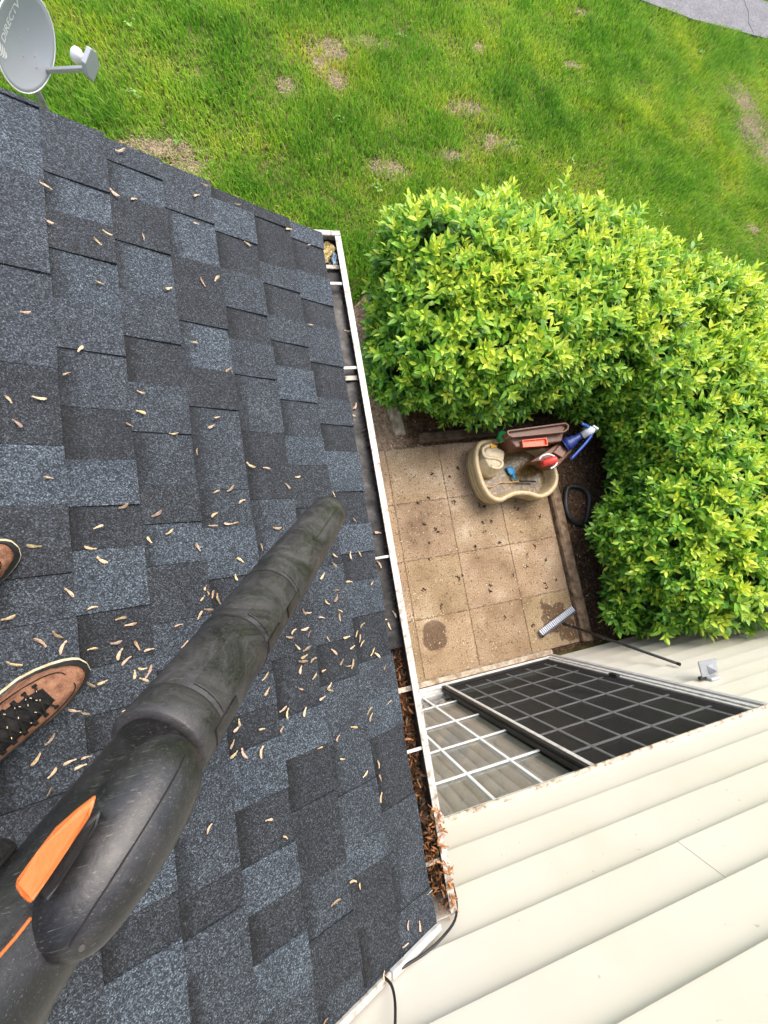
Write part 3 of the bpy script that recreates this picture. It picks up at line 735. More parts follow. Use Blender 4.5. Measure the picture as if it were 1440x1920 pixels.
# sliding door
door = empty('sliding_door', (1.08, 0, 0)); door.parent = house
b = MB(); b.box(2.292, 2.330, -.12, .004, .06, 2.152).build('door_jamb', 'white_paint', door, bevel=.002)
b = MB(); b.box(2.332, 2.369, -.03, .016, .05, 2.168).build('jamb_trim', 'aluminium', door, bevel=.003)
b = MB(); b.box(-.20, -.16, -.12, .004, .06, 2.152).build('door_jamb', 'white_paint', door, bevel=.002)
b = MB(); b.box(-.20, 2.369, -.12, .004, 2.155, 2.172).build('door_head', 'white_paint', door)
b = MB(); b.box(-.21, 2.374, -.03, .020, 2.1735, 2.186).build('head_flashing', 'dirty_trim', door, bevel=.002)
b = MB(); b.box(-.20, 2.33, -.14, .006, .035, .058).build('door_sill', 'white_paint', door, bevel=.002)
b = MB(); b.box(-.20, 2.29, -.030, -.022, .058, .070).build('sill_track', 'aluminium', door)
# fixed left panel
b = MB(); b.box(-.16, 1.05, -.079, -.073, .075, 2.14).build('fixed_pane', 'door_glass', door)
for x in MUNTIN_LX + [0.21, -.08]:
    MB().box(x - .009, x + .009, -.071, -.064, .08, 2.14).build('muntin', 'muntin_white', door)
for z in MUNTIN_LZ + [2.03]:
    MB().box(-.16, 1.03, -.0705, -.0645, z - .009, z + .009).build('muntin', 'muntin_white', door)
MB().box(-.16, 1.03, -.095, -.06, .060, .098).build('bottom_rail', 'white_paint', door)
# sliding right panel
MB().box(1.03, 2.29, -.054, -.049, .075, 2.14).build('sliding_pane', 'screened_glass', door)
for x in MUNTIN_RX + [2.19]:
    MB().box(x - .009, x + .009, -.046, -.040, .08, 2.14).build('muntin', 'muntin_white', door)
for z in MUNTIN_RZ + [.24]:
    MB().box(1.08, 2.28, -.0455, -.0405, z - .009, z + .009).build('muntin', 'muntin_white', door)
MB().box(1.02, 1.075, -.068, -.034, .062, 2.14).build('sliding_stile', 'black_rubber', door)
MB().box(2.245, 2.289, -.058, -.034, .062, 2.14).build('sliding_stile', 'black_rubber', door)
MB().box(1.075, 2.245, -.058, -.036, .062, .115).build('bottom_rail', 'black_rubber', door)
# insect screen with its own frame
MB().box(1.078, 2.262, -.0165, -.0155, .09, 2.14).build('insect_screen', 'insect_screen', door)
MB().box(1.055, 1.082, -.026, -.006, .062, 2.152).build('screen_stile', 'white_paint', door, bevel=.002)
MB().box(1.030, 1.054, -.030, -.010, .062, 2.152).build('screen_seal', 'black_rubber', door)
MB().box(2.262, 2.288, -.026, -.006, .062, 2.152).build('screen_stile', 'white_paint', door, bevel=.002)
MB().box(1.083, 2.261, -.024, -.008, .072, .094).build('screen_rail', 'black_rubber', door)
MB().box(1.083, 2.261, -.024, -.008, 2.135, 2.152).build('screen_rail', 'black_rubber', door)
MB().box(2.235, 2.275, -.010, .012, .98, 1.07).build('screen_latch', 'black_rubber', door, bevel=.004)
# threshold and drip cap debris
MB().box(.20, 2.372, .008, .060, -.04, .030).build('door_threshold', 'threshold_concrete', house, bevel=.006)
# room behind the door
room = MB(); room.box(-1.2, 3.2, -3.7, -.26, .0, .03)
tag(room.build('room_floor', 'carpet'), None, None, None, 'structure')
rw = MB(); rw.box(-1.2, 3.2, -3.75, -3.7, .03, 2.5).box(-1.25, -1.2, -3.7, -.26, .03, 2.5).box(3.2, 3.25, -3.7, -.26, .03, 2.5).box(-1.25, 3.25, -3.75, -.26, 2.5, 2.55)
tag(rw.build('room_wall', 'soffit'), None, None, None, 'structure')
vb = tag(empty('vertical_blind', (.4, -.17, 2.1)), 'beige vertical blind hanging behind the left door pane', 'blind')
MB().box(-.18, 1.10, -.20, -.15, 2.08, 2.12).build('head_rail', 'white_paint', vb)
for i in range(15):
    x = -.14 + i * .083; q = MB(); an = R(24)
    arc = [(x + q * .046 * math.cos(an) - (1 - q * q) * .013 * math.sin(an), -.145 + q * .046 * math.sin(an) + (1 - q * q) * .013 * math.cos(an)) for q in (-1, -.6, -.2, .2, .6, 1)]
    ring = lambda z: [(a_, b_, z) for a_, b_ in arc] + [(a_, b_ - .002, z) for a_, b_ in reversed(arc)]
    q.hexa(ring(.16), ring(2.08)); q.build('slat', 'blind_slat', vb)
cu = MB(); ring = []
for i in range(9):
    a = i / 8; hgt = math.sin(math.pi * min(max(a, .04), .96)) ** .5
    ring.append([(.28 + .42 * a, -.32 + .10 * hgt * math.cos(t_), .92 + .20 * hgt * math.sin(t_)) for t_ in [2 * math.pi * k / 12 for k in range(12)]])
cu.loft(ring)
cu = cu.build('cushion', 'fabric', None, True, (.42, .12, .10))
tag(cu, 'dull red cushion seen through the left door pane', 'cushion')
cs = MB(); cs.box(.15, .85, -.75, -.24, .0325, .72)
tag(cs.build('cabinet', 'carpet', bevel=.01), 'low brown cabinet behind the left door pane', 'cabinet')

# wing under the low roof
wg = MB(); wg.box(-6.0, -0.46, -0.02, 2.36, -0.05, 2.50)
wg.build('wing_wall', 'siding', house)
RIDGE = 19 * EXPO
gb = MB()
pr_ = [RP(.40, 0, -.05), RP(RIDGE, 0, -.05), RP(RIDGE, 0, -.05) + Vector((-(RIDGE - .4) * CP, 0, -(RIDGE - .4) * SP))]
gb.hexa([(q.x, 2.30, q.z) for q in pr_], [(q.x, 2.36, q.z) for q in pr_]); gb.build('gable_wall', 'siding', house)

# roof deck, fascia, shingles
rf = MB()
def slab(y0, y1, s0, s1, h0, h1):
    c = [RP(s0, y0, h0), RP(s1, y0, h0), RP(s1, y1, h0), RP(s0, y1, h0)]
    d = [RP(s0, y0, h1), RP(s1, y0, h1), RP(s1, y1, h1), RP(s0, y1, h1)]
    return c, d
rf.hexa(*slab(.004, ROOF_L - .012, .012, RIDGE, -.028, -.004))
top = RP(RIDGE, 0, -.004)
rf.hexa([(top.x, .004, top.z), (top.x - RIDGE * CP, .004, top.z - RIDGE * SP), (top.x - RIDGE * CP, ROOF_L, top.z - RIDGE * SP), (top.x, ROOF_L, top.z)],
        [(top.x, .004, top.z + .03), (top.x - RIDGE * CP, .004, top.z - RIDGE * SP + .03), (top.x - RIDGE * CP, ROOF_L, top.z - RIDGE * SP + .03), (top.x, ROOF_L, top.z + .03)])
roof = rf.build('roof', 'shingle', house, color=(.036, .04, .046))
fs = MB(); fs.hexa(*slab(ROOF_L - .032, ROOF_L - .010, .03, RIDGE, -.17, -.029)); fs.build('rake_board', 'white_paint', house)
fs = MB(); fs.box(EAVE_X - .055, EAVE_X - .036, .004, ROOF_L - .034, 2.545, 2.685); fs.build('eave_board', 'white_paint', house)
sf = MB(); sf.box(-.47, EAVE_X - .056, .004, ROOF_L - .034, 2.535, 2.549); sf.build('soffit', 'soffit', house)
de = MB(); de.hexa(*slab(ROOF_L - .009, ROOF_L - .002, .004, RIDGE, -.05, -.003)); de.build('drip_edge', 'white_paint', house)

TONE = {'L': (.051, .064, .076), 'M': (.0370, .0450, .0530), 'D': (.0255, .0298, .0345)}
def shingle_mesh(mb, bands, k, y1, y0, raised, wob=0.0):
    s0, sm, s1 = k * EXPO + wob, (k + .66) * EXPO, (k + 1) * EXPO + .035
    hl = .0155 if raised else .0085
    hm = hl * .42; gp = .0006
    o = len(mb.v)
    pts = []
    for s, h in ((s0, hl), (sm, hm + (.0012 if raised else 0)), (s1, .0005 + (.002 if raised else 0))):
        pts += [RP(s, y0 + gp, h), RP(s, y1 - gp, h)]
    pts += [RP(s0 + .0015, y0 + gp, -.003), RP(s0 + .0015, y1 - gp, -.003), RP(s1, y0 + gp, -.003), RP(s1, y1 - gp, -.003)]
    fcs = [(0, 2, 3, 1), (2, 4, 5, 3), (6, 0, 1, 7), (6, 8, 4, 2, 0), (7, 1, 3, 5, 9), (4, 8, 9, 5), (6, 7, 9, 8)]
    mb.add(pts, fcs)
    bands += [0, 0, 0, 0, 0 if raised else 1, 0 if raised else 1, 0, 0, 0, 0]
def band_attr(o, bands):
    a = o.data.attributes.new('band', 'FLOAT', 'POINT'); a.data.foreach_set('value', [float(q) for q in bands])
rest, rest_b = MB(), []
shr = random.Random(5)
for k in range(0, 19):
    if k in SHINGLES:
        lst = SHINGLES[k]
    else:
        lst, y = [], ROOF_L; r_ = k % 2
        while y > .03:
            lst.append((y, shr.choice('LMMDDM'), r_)); y -= shr.uniform(.09, .26); r_ = 1 - r_
    for i, (ytop, tn, rs) in enumerate(lst):
        ybot = lst[i + 1][0] if i + 1 < len(lst) else .006
        yt = ytop if i else ROOF_L + .006 + shr.uniform(-.003, .003)
        if yt - ybot < .004: continue
        if k < 16:
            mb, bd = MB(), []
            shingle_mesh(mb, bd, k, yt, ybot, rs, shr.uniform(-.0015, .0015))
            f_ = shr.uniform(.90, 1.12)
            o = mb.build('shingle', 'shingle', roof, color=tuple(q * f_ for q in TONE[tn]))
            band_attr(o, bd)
        else:
            shingle_mesh(rest, rest_b, k, yt, ybot, rs)
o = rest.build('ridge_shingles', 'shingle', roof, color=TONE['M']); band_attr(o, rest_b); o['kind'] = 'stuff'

# flashing where the roof meets the wall
def roof_bar(s0, s1, y, w, h0, h1):
    mb = MB(); mb.hexa(*slab(y, y + w, s0, s1, h0, h1)); return mb
roof_bar(-.004, .215, .006, .022, .012, .028).build('step_flashing', 'white_paint', house, bevel=.002)
roof_bar(.19, .62, .003, .020, .006, .018).build('step_flashing', 'gutter_paint', house, bevel=.002)
roof_bar(.60, RIDGE, .004, .022, .008, .022).build('step_flashing', 'white_paint', house, bevel=.002)

# gutter
GY0, GY1 = 0.012, 2.672
gt = MB()
prof = [(-.128, 2.700), (-.128, 2.572), (-.045, 2.572), (-.018, 2.60), (-.004, 2.645), (-.001, 2.700), (-.026, 2.7005), (-.026, 2.692), (-.0065, 2.6915), (-.0085, 2.647), (-.0215, 2.605), (-.047, 2.577), (-.123, 2.577), (-.123, 2.700)]
gt.hexa([(x, GY0, z) for x, z in prof], [(x, GY1, z) for x, z in prof])
gutter = gt.build('gutter', 'gutter_paint', house)
ec = [(-.128, 2.700), (-.128, 2.572), (-.045, 2.572), (-.018, 2.60), (-.004, 2.645), (-.001, 2.700)]
for y in (GY0 - .003, GY1 - .001):
    e = MB(); e.hexa([(x, y, z) for x, z in ec], [(x, y + .004, z) for x, z in ec]); e.build('end_cap', 'gutter_paint', gutter)
e = MB(); e.box(-.127, -.001, GY1 - .018, GY1 + .006, 2.694, 2.703); e.build('end_rim', 'gutter_paint', gutter, bevel=.003)
for y, z, w, mt in ((2.526, 2.672, .018, 'dirty_trim'), (2.436, 2.688, .013, 'white_paint'), (2.055, 2.688, .013, 'white_paint'), (2.020, 2.668, .020, 'dirty_trim'), (1.395, 2.634, .016, 'grey_timber'),
                 (1.270, 2.688, .010, 'white_paint'), (.770, 2.674, .018, 'dirty_trim'), (.560, 2.688, .011, 'white_paint'), (.172, 2.672, .014, 'dirty_trim')):
    e = MB(); e.box(-.122, -.010, y - w / 2, y + w / 2, z - .003, z + .003); e.build('hanger', mt, gutter, bevel=.0015)
li = MB(); li.box(-.1225, -.0445, GY0 + .004, GY1 - .004, 2.5775, 2.598); li.build('gutter_silt', 'gutter_inside', gutter)
li = MB(); li.hexa([(-.0225, GY0 + .004, 2.604), (-.0103, GY0 + .004, 2.645), (-.0085, GY0 + .004, 2.690), (-.0107, GY0 + .004, 2.690), (-.0125, GY0 + .004, 2.646), (-.0245, GY0 + .004, 2.607)],
                  [(-.0225, GY1 - .004, 2.604), (-.0103, GY1 - .004, 2.645), (-.0085, GY1 - .004, 2.690), (-.0107, GY1 - .004, 2.690), (-.0125, GY1 - .004, 2.646), (-.0245, GY1 - .004, 2.607)])
li.build('silt_stain', 'gutter_inside', gutter)
# standing water and sludge, rippled
nx, ny = 10, 150
xx = np.linspace(-.1215, -.0135, nx); yv = np.linspace(.92, GY1 - .004, ny)
X_, Y_ = np.meshgrid(xx, yv)
Zw = 2.6555 + .0016 * (vnoise(X_, Y_, 30, 3) - .5) + .009 * np.clip(vnoise(X_ * .6, Y_, 20, 4) - .45, 0, 1) * (Y_ > 1.45)
rr = np.sqrt((X_ + .055) ** 2 + (Y_ - .915 - .03) ** 2); Zw += .0006 * np.sin(rr * 900) * np.exp(-rr * 45)
X_[:, -1] += .004 * (vnoise(X_[:, -1], Y_[:, -1], 40, 2) - .5)
vv = np.stack([X_.ravel(), Y_.ravel(), Zw.ravel()], 1)
q = [(j * nx + i, j * nx + i + 1, (j + 1) * nx + i + 1, (j + 1) * nx + i) for j in range(ny - 1) for i in range(nx - 1)]
o = raw_mesh('gutter_water', vv, np.array(q), 'water', gutter, smooth=True); o['kind'] = 'stuff'
g = np.random.default_rng(55)
n = 1500
y = g.uniform(.03, .95, n); x = np.clip(g.normal(-.040, .022, n), -.115, -.014)
k = g.random(n) < .16; y[k] = g.uniform(1.0, 2.6, k.sum()); x[k] = np.clip(g.normal(-.020, .004, k.sum()), -.04, -.0140)
z = np.where(k, 2.656, 2.606) + g.uniform(0, .018, n)
z = np.where((~k) & (y < .36) & (g.random(n) < .5), 2.655 + g.uniform(0, .05, n), z); tint = np.array([.05, .028, .014]) * g.uniform(.3, 2.6, (n, 1)) * g.uniform(.9, 1.1, (n, 3))
or_ = (g.random(n) < .45) & ~k; tint[or_] = np.array([.30, .125, .045]) * g.uniform(.3, 1.25, (or_.sum(), 1))
o = flakes('gutter_muck', x, y, z, g.uniform(.012, .035, n), g.uniform(.004, .009, n), tint, 'litter', g, .4, gutter); o['kind'] = 'stuff'

# ================================================================== maple seeds (one mesh per variant, each seed its own object)
def samara(name, bend, curl):
    v, f = [], []
    st = [(-.0180, .0022), (-.0135, .0034), (-.0095, .0026), (-.003, .0040), (.006, .0056), (.013, .0054), (.0175, .0030)]
    for i, (x, w) in enumerate(st):
        off = bend * (x + .018) ** 2 * 14
        hz = .0022 if i < 3 else .0006 + curl * (x + .01) ** 2 * 22
        v += [(x, off - w, hz * .3), (x, off + w * .2, hz + .0008), (x, off + w, hz * .6 + (.001 if i > 2 else 0))]
    for i in range(len(st) - 1):
        a = i * 3
        f += [(a, a + 3, a + 4, a + 1), (a + 1, a + 4, a + 5, a + 2)]
    me = bpy.data.meshes.new(name); me.from_pydata(v, [], f); me.materials.append(MATS['maple_seed'])
    return me
SEED_MESH = [samara('maple_seed', b_, c_) for b_, c_ in ((.6, .3), (-.7, .5), (.2, 1.0), (-.3, .2), (1.1, .6))]
sr = random.Random(9)
def seed(pos, ex, ez, label, group, col, sc):
    o = bpy.data.objects.new('maple_seed', sr.choice(SEED_MESH)); COL.objects.link(o)
    ex = Vector(ex).normalized(); ez = Vector(ez).normalized(); ey = ez.cross(ex).normalized(); ez = ex.cross(ey)
    mm = Matrix.Identity(4)
    for i in range(3):
        mm[i][0], mm[i][1], mm[i][2], mm[i][3] = ex[i] * sc, ey[i] * sc * sr.uniform(.7, 1.15), ez[i] * sc, pos[i]
    o.matrix_world = mm; o.color = (*col, 1)
    return tag(o, label, 'seed', group)
E1, E2, EN = Vector((CP, 0, -SP)), Vector((0, 1, 0)), Vector((SP, 0, CP))
for s, y, a in SEEDS:
    if y < .02: continue
    d = E1 * math.cos(R(a)) + E2 * math.sin(R(a))
    if sr.random() < .5: d = -d
    q = sr.choice((sr.uniform(.75, 1.0), sr.uniform(.75, 1.0), sr.uniform(.35, .7)))
    c = (.56 * q, .415 * q * sr.uniform(.88, 1.05), .27 * q * sr.uniform(.75, 1.05))
    seed(RP(s, y, .0135), d + EN * sr.uniform(-.06, .06), EN + d.cross(EN) * sr.uniform(-.2, .2), 'tan maple seed lying on the dark roof shingles', 'maple seeds on the roof', c, sr.uniform(.52, .80))
for i in range(104):
    if i < 46:
        y = sr.uniform(.01, .36); x = sr.gauss(-.017, .010); z = 2.698 + sr.uniform(0, .018) - (.02 if x < -.026 else 0)
    else:
        y = sr.uniform(.04, .95); x = min(max(sr.gauss(-.050, .022), -.085), -.024); z = 2.618 + sr.uniform(0, .036)
    d = Vector((sr.gauss(0, .7), sr.gauss(0, 1), sr.gauss(0, .35)))
    q = sr.uniform(.45, 1.15)
    c = (.46 * q, .215 * q, .09 * q)
    seed((x, y, z), d, (sr.gauss(0, .4), sr.gauss(0, .4), 1), 'rust-brown maple seed heaped in the gutter by the wall', 'maple seeds in the gutter', c, sr.uniform(.62, .90))
for i in range(8):
    seed((sr.uniform(-.085, -.03), sr.uniform(1.0, 2.4), 2.6595), (sr.gauss(0, 1), sr.gauss(0, 1), 0), (0, 0, 1), 'pale maple seed floating on the gutter water', 'maple seeds on the gutter water', (.60, .44, .30), .85)

# two scraps caught in the far gutter corner
def scrap(name, c, r, mat_col, label, cat, seed_):
    rr_ = random.Random(seed_); v, f = [], []
    n_ = 7
    for j in range(n_):
        for i in range(n_):
            u, w = i / (n_ - 1) - .5, j / (n_ - 1) - .5
            k_ = 1 - .35 * abs(u * w) * 4
            v.append((c[0] + u * r[0] * k_ + rr_.uniform(-1, 1) * r[0] * .06, c[1] + w * r[1] * k_ + rr_.uniform(-1, 1) * r[1] * .06, c[2] + rr_.uniform(0, 1) * r[2]))
    for j in range(n_ - 1):
        for i in range(n_ - 1):
            a = j * n_ + i; f.append((a, a + 1, a + n_ + 1, a + n_))
    me = bpy.data.meshes.new(name); me.from_pydata(v, [], f); me.materials.append(MATS['fabric'])
    o = bpy.data.objects.new(name, me); COL.objects.link(o); o.color = (*mat_col, 1)
    return tag(o, label, cat)
scrap('dry_leaf', (-.062, 2.612, 2.660), (.062, .075, .022), (.55, .44, .20), 'crumpled yellow dead leaf in the far gutter corner', 'leaf', 3)
scrap('dry_leaf', (-.078, 2.572, 2.660), (.045, .045, .018), (.60, .50, .26), 'smaller torn yellow leaf below the crumpled one in the gutter', 'leaf', 5)
scrap('plastic_scrap', (-.037, 2.566, 2.660), (.028, .062, .02), (.50, .62, .70), 'pale blue plastic scrap in the far gutter corner', 'scrap', 4)
scrap('dry_leaf', (0.66, 3.02, -.008), (.075, .06, .02), (.50, .30, .17), 'tan fallen leaf on the grass beside the gutter', 'leaf', 6)

# ================================================================== hedge shrubs
LEAF_V = np.array([(0, 0, 0), (.30, -.195, .055), (.30, 0, 0), (.30, .195, .055), (.64, -.175, .030), (.64, 0, -.02), (.64, .175, .030), (1, 0, -.10)])
LEAF_F4 = np.array([(1, 4, 5, 2), (2, 5, 6, 3)]); LEAF_F3 = np.array([(0, 1, 2), (0, 2, 3), (4, 7, 5), (5, 7, 6)])
def frame_from(d, upv):
    d = d / np.linalg.norm(d); s = np.cross(upv, d); s /= (np.linalg.norm(s) + 1e-9); u = np.cross(d, s)
    return np.stack([d, s, u], 1)          # columns
def sprig_template(gen, nodes, length):
    """leaf matrices (M 3x3 with size, origin) and tone along an upright shoot, local z = shoot direction"""
    out = []
    for i in range(nodes):
        t_ = (i + .4) / nodes
        zpos = length * t_ ** .85
        size = .103 * (1.0 - .50 * max(0, t_ - .55) / .45) * gen.uniform(.85, 1.12)
        ang0 = i * np.pi / 2 + gen.uniform(-.25, .25)
        for k in range(2):
            a = ang0 + k * np.pi
            op = (1.25 - .65 * t_) + gen.uniform(-.16, .16)
            d = np.array([np.cos(a) * np.sin(op), np.sin(a) * np.sin(op), np.cos(op)])
            M = frame_from(d, np.array([0, 0, 1.0]) + gen.normal(0, .15, 3)) * size
            tone = .34 + .58 * t_ ** 1.8 + gen.normal(0, .05)
            out.append((M, np.array([0, 0, zpos]) + d * .006, tone))
    return out
gh = np.random.default_rng(77)
TEMPL = [sprig_template(gh, int(gh.integers(5, 8)), gh.uniform(.15, .25)) for _ in range(9)]
LEAF_MESH = []
for tn in (.25, .4, .55, .7, .85):
    me = bpy.data.meshes.new('leaf')
    me.from_pydata([tuple(q) for q in LEAF_V], [], [tuple(map(int, q)) for q in LEAF_F4] + [tuple(map(int, q)) for q in LEAF_F3])
    a = me.attributes.new('tone', 'FLOAT', 'POINT'); a.data.foreach_set('value', [tn] * 8)
    me.materials.append(MATS['leaf']); LEAF_MESH.append(me)

SHRUBS = [  # cx, cy, half x, half y, height, exponent
    (1.82, 3.62, 0.99, .96, 1.36, 3.2),
    (3.12, 3.64, 1.10, 1.00, 1.34, 3.2),
    (4.26, 3.12, 0.95, 0.95, 1.34, 3.0),
    (4.82, 2.15, 1.28, 1.20, 1.35, 3.0),
    (4.50, 0.90, 1.50, 0.98, 1.42, 3.2)]
SHRUB_LABEL = ['leafy hedge shrub nearest the gutter, behind the left half of the patio', 'leafy hedge shrub behind the toy water table, middle of the back row',
               'leafy hedge shrub at the outer bend of the hedge, farthest from the roof',
               'leafy hedge shrub at the right, beyond the dark hose ring', 'leafy hedge shrub against the siding, beside the broom handle']
CAMN = np.array(CAM)
def shrub_f(P, sh):
    cx, cy, a, b, h, e = sh
    zz = np.where(P[:, 2] > .55, (P[:, 2] - .55) / (h - .55), (.55 - P[:, 2]) / .75)
    return (np.abs((P[:, 0] - cx) / a) ** e + np.abs((P[:, 1] - cy) / b) ** e + np.abs(zz) ** e) ** (1 / e)
def make_shrub(idx, sh, per_m2=245):
    gen = np.random.default_rng(100 + idx)
    cx, cy, a, b, h, e = sh
    n = int(per_m2 * (4 * math.pi * (a * b + a * h * .5 + b * h * .5) / 3) * 1.25)
    d = gen.normal(size=(n, 3)); d /= np.linalg.norm(d, axis=1)[:, None]
    sc = np.stack([np.full(n, a), np.full(n, b), np.where(d[:, 2] > 0, h - .55, .50)], 1)
    rad = (np.abs(d[:, 0]) ** e + np.abs(d[:, 1]) ** e + np.abs(d[:, 2]) ** e) ** (-1 / e)
    P = d * rad[:, None] * sc
    lump = 1 + .13 * (vnoise(P[:, 0] * 1 + 9 * idx, P[:, 1] + P[:, 2] * .8, 2.4, 20 + idx) - .5) * 2
    shell = np.where(gen.random(n) < .72, gen.uniform(.93, 1.02, n), gen.uniform(.70, .93, n))
    P = P * (lump * shell)[:, None] + np.array([cx, cy, .55])
    N = np.sign(d) * np.abs(d) ** (e - 1) / sc; N /= np.linalg.norm(N, axis=1)[:, None]
    keep = (P[:, 2] > .06) & (P[:, 1] > .05)
    for j, o_ in enumerate(SHRUBS):
        if j != idx:
            keep &= shrub_f(P, o_) > .92
    P, N, shell = P[keep], N[keep], shell[keep]; n = len(P)
    D = N * .75 + np.array([0, 0, .62]) + gen.normal(0, .30, (n, 3)); D /= np.linalg.norm(D, axis=1)[:, None]
    keepw = (P + D * .25)[:, 1] > .03
    P, N, D, shell = P[keepw], N[keepw], D[keepw], shell[keepw]; n = len(P)
    P = P - D * .12
    root = empty('hedge_shrub', (cx, cy, -.01))
    tag(root, SHRUB_LABEL[idx], 'shrub', 'hedge shrubs round the patio')
    toc = CAMN - P; dist = np.linalg.norm(toc, axis=1); toc /= dist[:, None]
    score = (N * toc).sum(1) / dist * (shell > .9)
    order = np.argsort(-score)
    near = set(order[:22].tolist())
    s_ = np.cross(D, gen.normal(size=(n, 3))); s_ /= np.linalg.norm(s_, axis=1)[:, None]; u_ = np.cross(D, s_)
    B = np.stack([s_, u_, D], 2)                        # n,3,3 columns
    scale = gen.uniform(.72, 1.22, n); stray = gen.random(n) < .05; P = P + D * (stray * gen.uniform(.04, .14, n))[:, None]
    vib = gen.normal(0, .11, n) - (shell < .92) * .12 + .27 * (N[:, 2] - .42)  # young tops yellower; side and inner sprigs darkened, shade painted into leaf tone
    which = gen.integers(0, len(TEMPL), n)
    VV, TT, count, stems_v = [], [], 0, []
    for ti, T in enumerate(TEMPL):
        ids = np.array([i for i in np.nonzero(which == ti)[0] if i not in near], int)
        if not len(ids): continue
        for (M, O_, tn) in T:
            loc = LEAF_V @ M.T + O_
            w = np.einsum('nij,kj->nki', B[ids], loc) * scale[ids][:, None, None] + P[ids][:, None, :]
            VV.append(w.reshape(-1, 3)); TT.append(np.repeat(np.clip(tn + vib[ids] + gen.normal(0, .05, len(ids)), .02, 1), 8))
    V = np.concatenate(VV); T_ = np.concatenate(TT); nl = len(V) // 8
    ix = np.arange(nl)[:, None] * 8
    f4 = np.concatenate([ix + q[None] for q in LEAF_F4]); f3 = np.concatenate([ix + q[None] for q in LEAF_F3])
    o = raw_mesh('foliage', V, [f4, f3], 'leaf', root, {'tone': T_}); o['kind'] = 'stuff'
    made = 0
    for i in order[:22]:
        Bm = Matrix([list(r) for r in B[i]])
        for (M, O_, tn) in TEMPL[which[i]]:
            if made >= 290: break
            L3 = (B[i] @ M) * scale[i]; org = B[i] @ O_ * scale[i] + P[i]
            mm = Matrix.Identity(4)
            for r in range(3):
                for c_ in range(3): mm[r][c_] = L3[r, c_]
                mm[r][3] = org[r]
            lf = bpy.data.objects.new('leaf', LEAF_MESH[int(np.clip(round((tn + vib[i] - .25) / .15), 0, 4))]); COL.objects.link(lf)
            lf.parent = root; lf.matrix_parent_inverse = root.matrix_basis.inverted(); lf.matrix_world = mm
            lf.matrix_basis = mm
            made += 1
    # woody stems
    st = MB()
    for i in range(16):
        a_ = 2 * math.pi * i / 16 + gen.uniform(-.2, .2); r_ = gen.uniform(.1, .25)
        p0 = Vector((cx + math.cos(a_) * r_, cy + math.sin(a_) * r_, -.03))
        p3 = Vector((cx + math.cos(a_) * a * gen.uniform(.5, .85), cy + math.sin(a_) * b * gen.uniform(.5, .85), h * gen.uniform(.55, .85)))
        p1 = p0.lerp(p3, .35) + Vector((0, 0, .15)); p2 = p0.lerp(p3, .7) + Vector((0, 0, .12))
        st.tube([p0, p1, p2, p3], [.016, .012, .009, .005], 6)
    for i in gen.choice(n, 420, replace=False):
        q = Vector(P[i]); st.tube([q - Vector(D[i]) * .22, q + Vector(D[i]) * .17 * scale[i]], [.0045, .002], 4)
    st.build('stems', 'bark', root)
for i, sh in enumerate(SHRUBS):
    make_shrub(i, sh)

# ================================================================== satellite dish on a pole in the yard
SC = .70
DC = CAM + (Vector((-2.013, 6.619, .354)) - CAM) * SC
DN, DU, DW = Vector((.818, -.555, .150)), Vector((-.296, -.184, .937)), Vector((.492, .811, .315))
dish = tag(empty('satellite_dish', (DC.x - .12, DC.y + .1, -.05)), 'grey satellite dish with white lettering on a steel pole beyond the roof edge', 'satellite dish')
da, db = .40 * SC, .29 * SC
def dpt(u, w, h=0.0):
    """point on the bowl: u across, w up (unit disc), h off the face"""
    r2 = u * u + w * w
    return DC + DW * (u * da) + DU * (w * db) + DN * (.045 * (r2 - 1) + h)
rf = MB(); rings = []
NR, NS = 10, 48
for side in (0, 1):
    for j in range(NR + 1):
        r = (j / NR) if side == 0 else 1 - j / NR
        r = max(r, .001)
        rings.append([dpt(r * math.cos(2 * math.pi * k / NS), r * math.sin(2 * math.pi * k / NS), -.006 * side) for k in range(NS)])
rf.loft(rings)
refl = rf.build('reflector', 'dish_grey', dish, True)
e = MB(); e.tube([dpt(math.cos(2 * math.pi * k / 48), math.sin(2 * math.pi * k / 48), -.003) for k in range(49)], .0045, 6, False); e.build('rim', 'lnb_white', refl, True)
for u, w in ((.05, .02), (-.20, -.22), (.02, -.50), (-.16, -.62), (.32, -.05)):
    e = MB(); c = dpt(u, w); e.tube([c - DN * .002, c + DN * .003], .006, 10); e.build('bolt', 'aluminium', refl)
# lettering
cu = bpy.data.curves.new('lettering', 'FONT'); cu.body = 'DIRECTV'; cu.size = 1.0; cu.align_x = 'CENTER'; cu.align_y = 'CENTER'; cu.offset = .022; cu.resolution_u = 3; cu.shear = .12
to = bpy.data.objects.new('lettering_source', cu); COL.objects.link(to)
bpy.context.view_layer.update()
dg = bpy.context.evaluated_depsgraph_get()
tm = bpy.data.meshes.new_from_object(to.evaluated_get(dg))
bpy.data.objects.remove(to)
bmx = bmesh.new(); bmx.from_mesh(tm); bmesh.ops.triangulate(bmx, faces=bmx.faces); bmesh.ops.subdivide_edges(bmx, edges=bmx.edges, cuts=1); bmx.to_mesh(tm); bmx.free()
wmax = max(abs(v.co.x) for v in tm.vertices)
for v in tm.vertices:
    x, y = v.co.x / wmax * .49, v.co.y
    v.co = dpt(x + .07, .53 + y * .255, .0022)
tm.materials.clear(); tm.materials.append(MATS['lnb_white'])
lo = bpy.data.objects.new('lettering', tm); COL.objects.link(lo); lo.parent = refl; lo.matrix_parent_inverse = refl.matrix_basis.inverted()
lo.parent = refl
gb = MB()
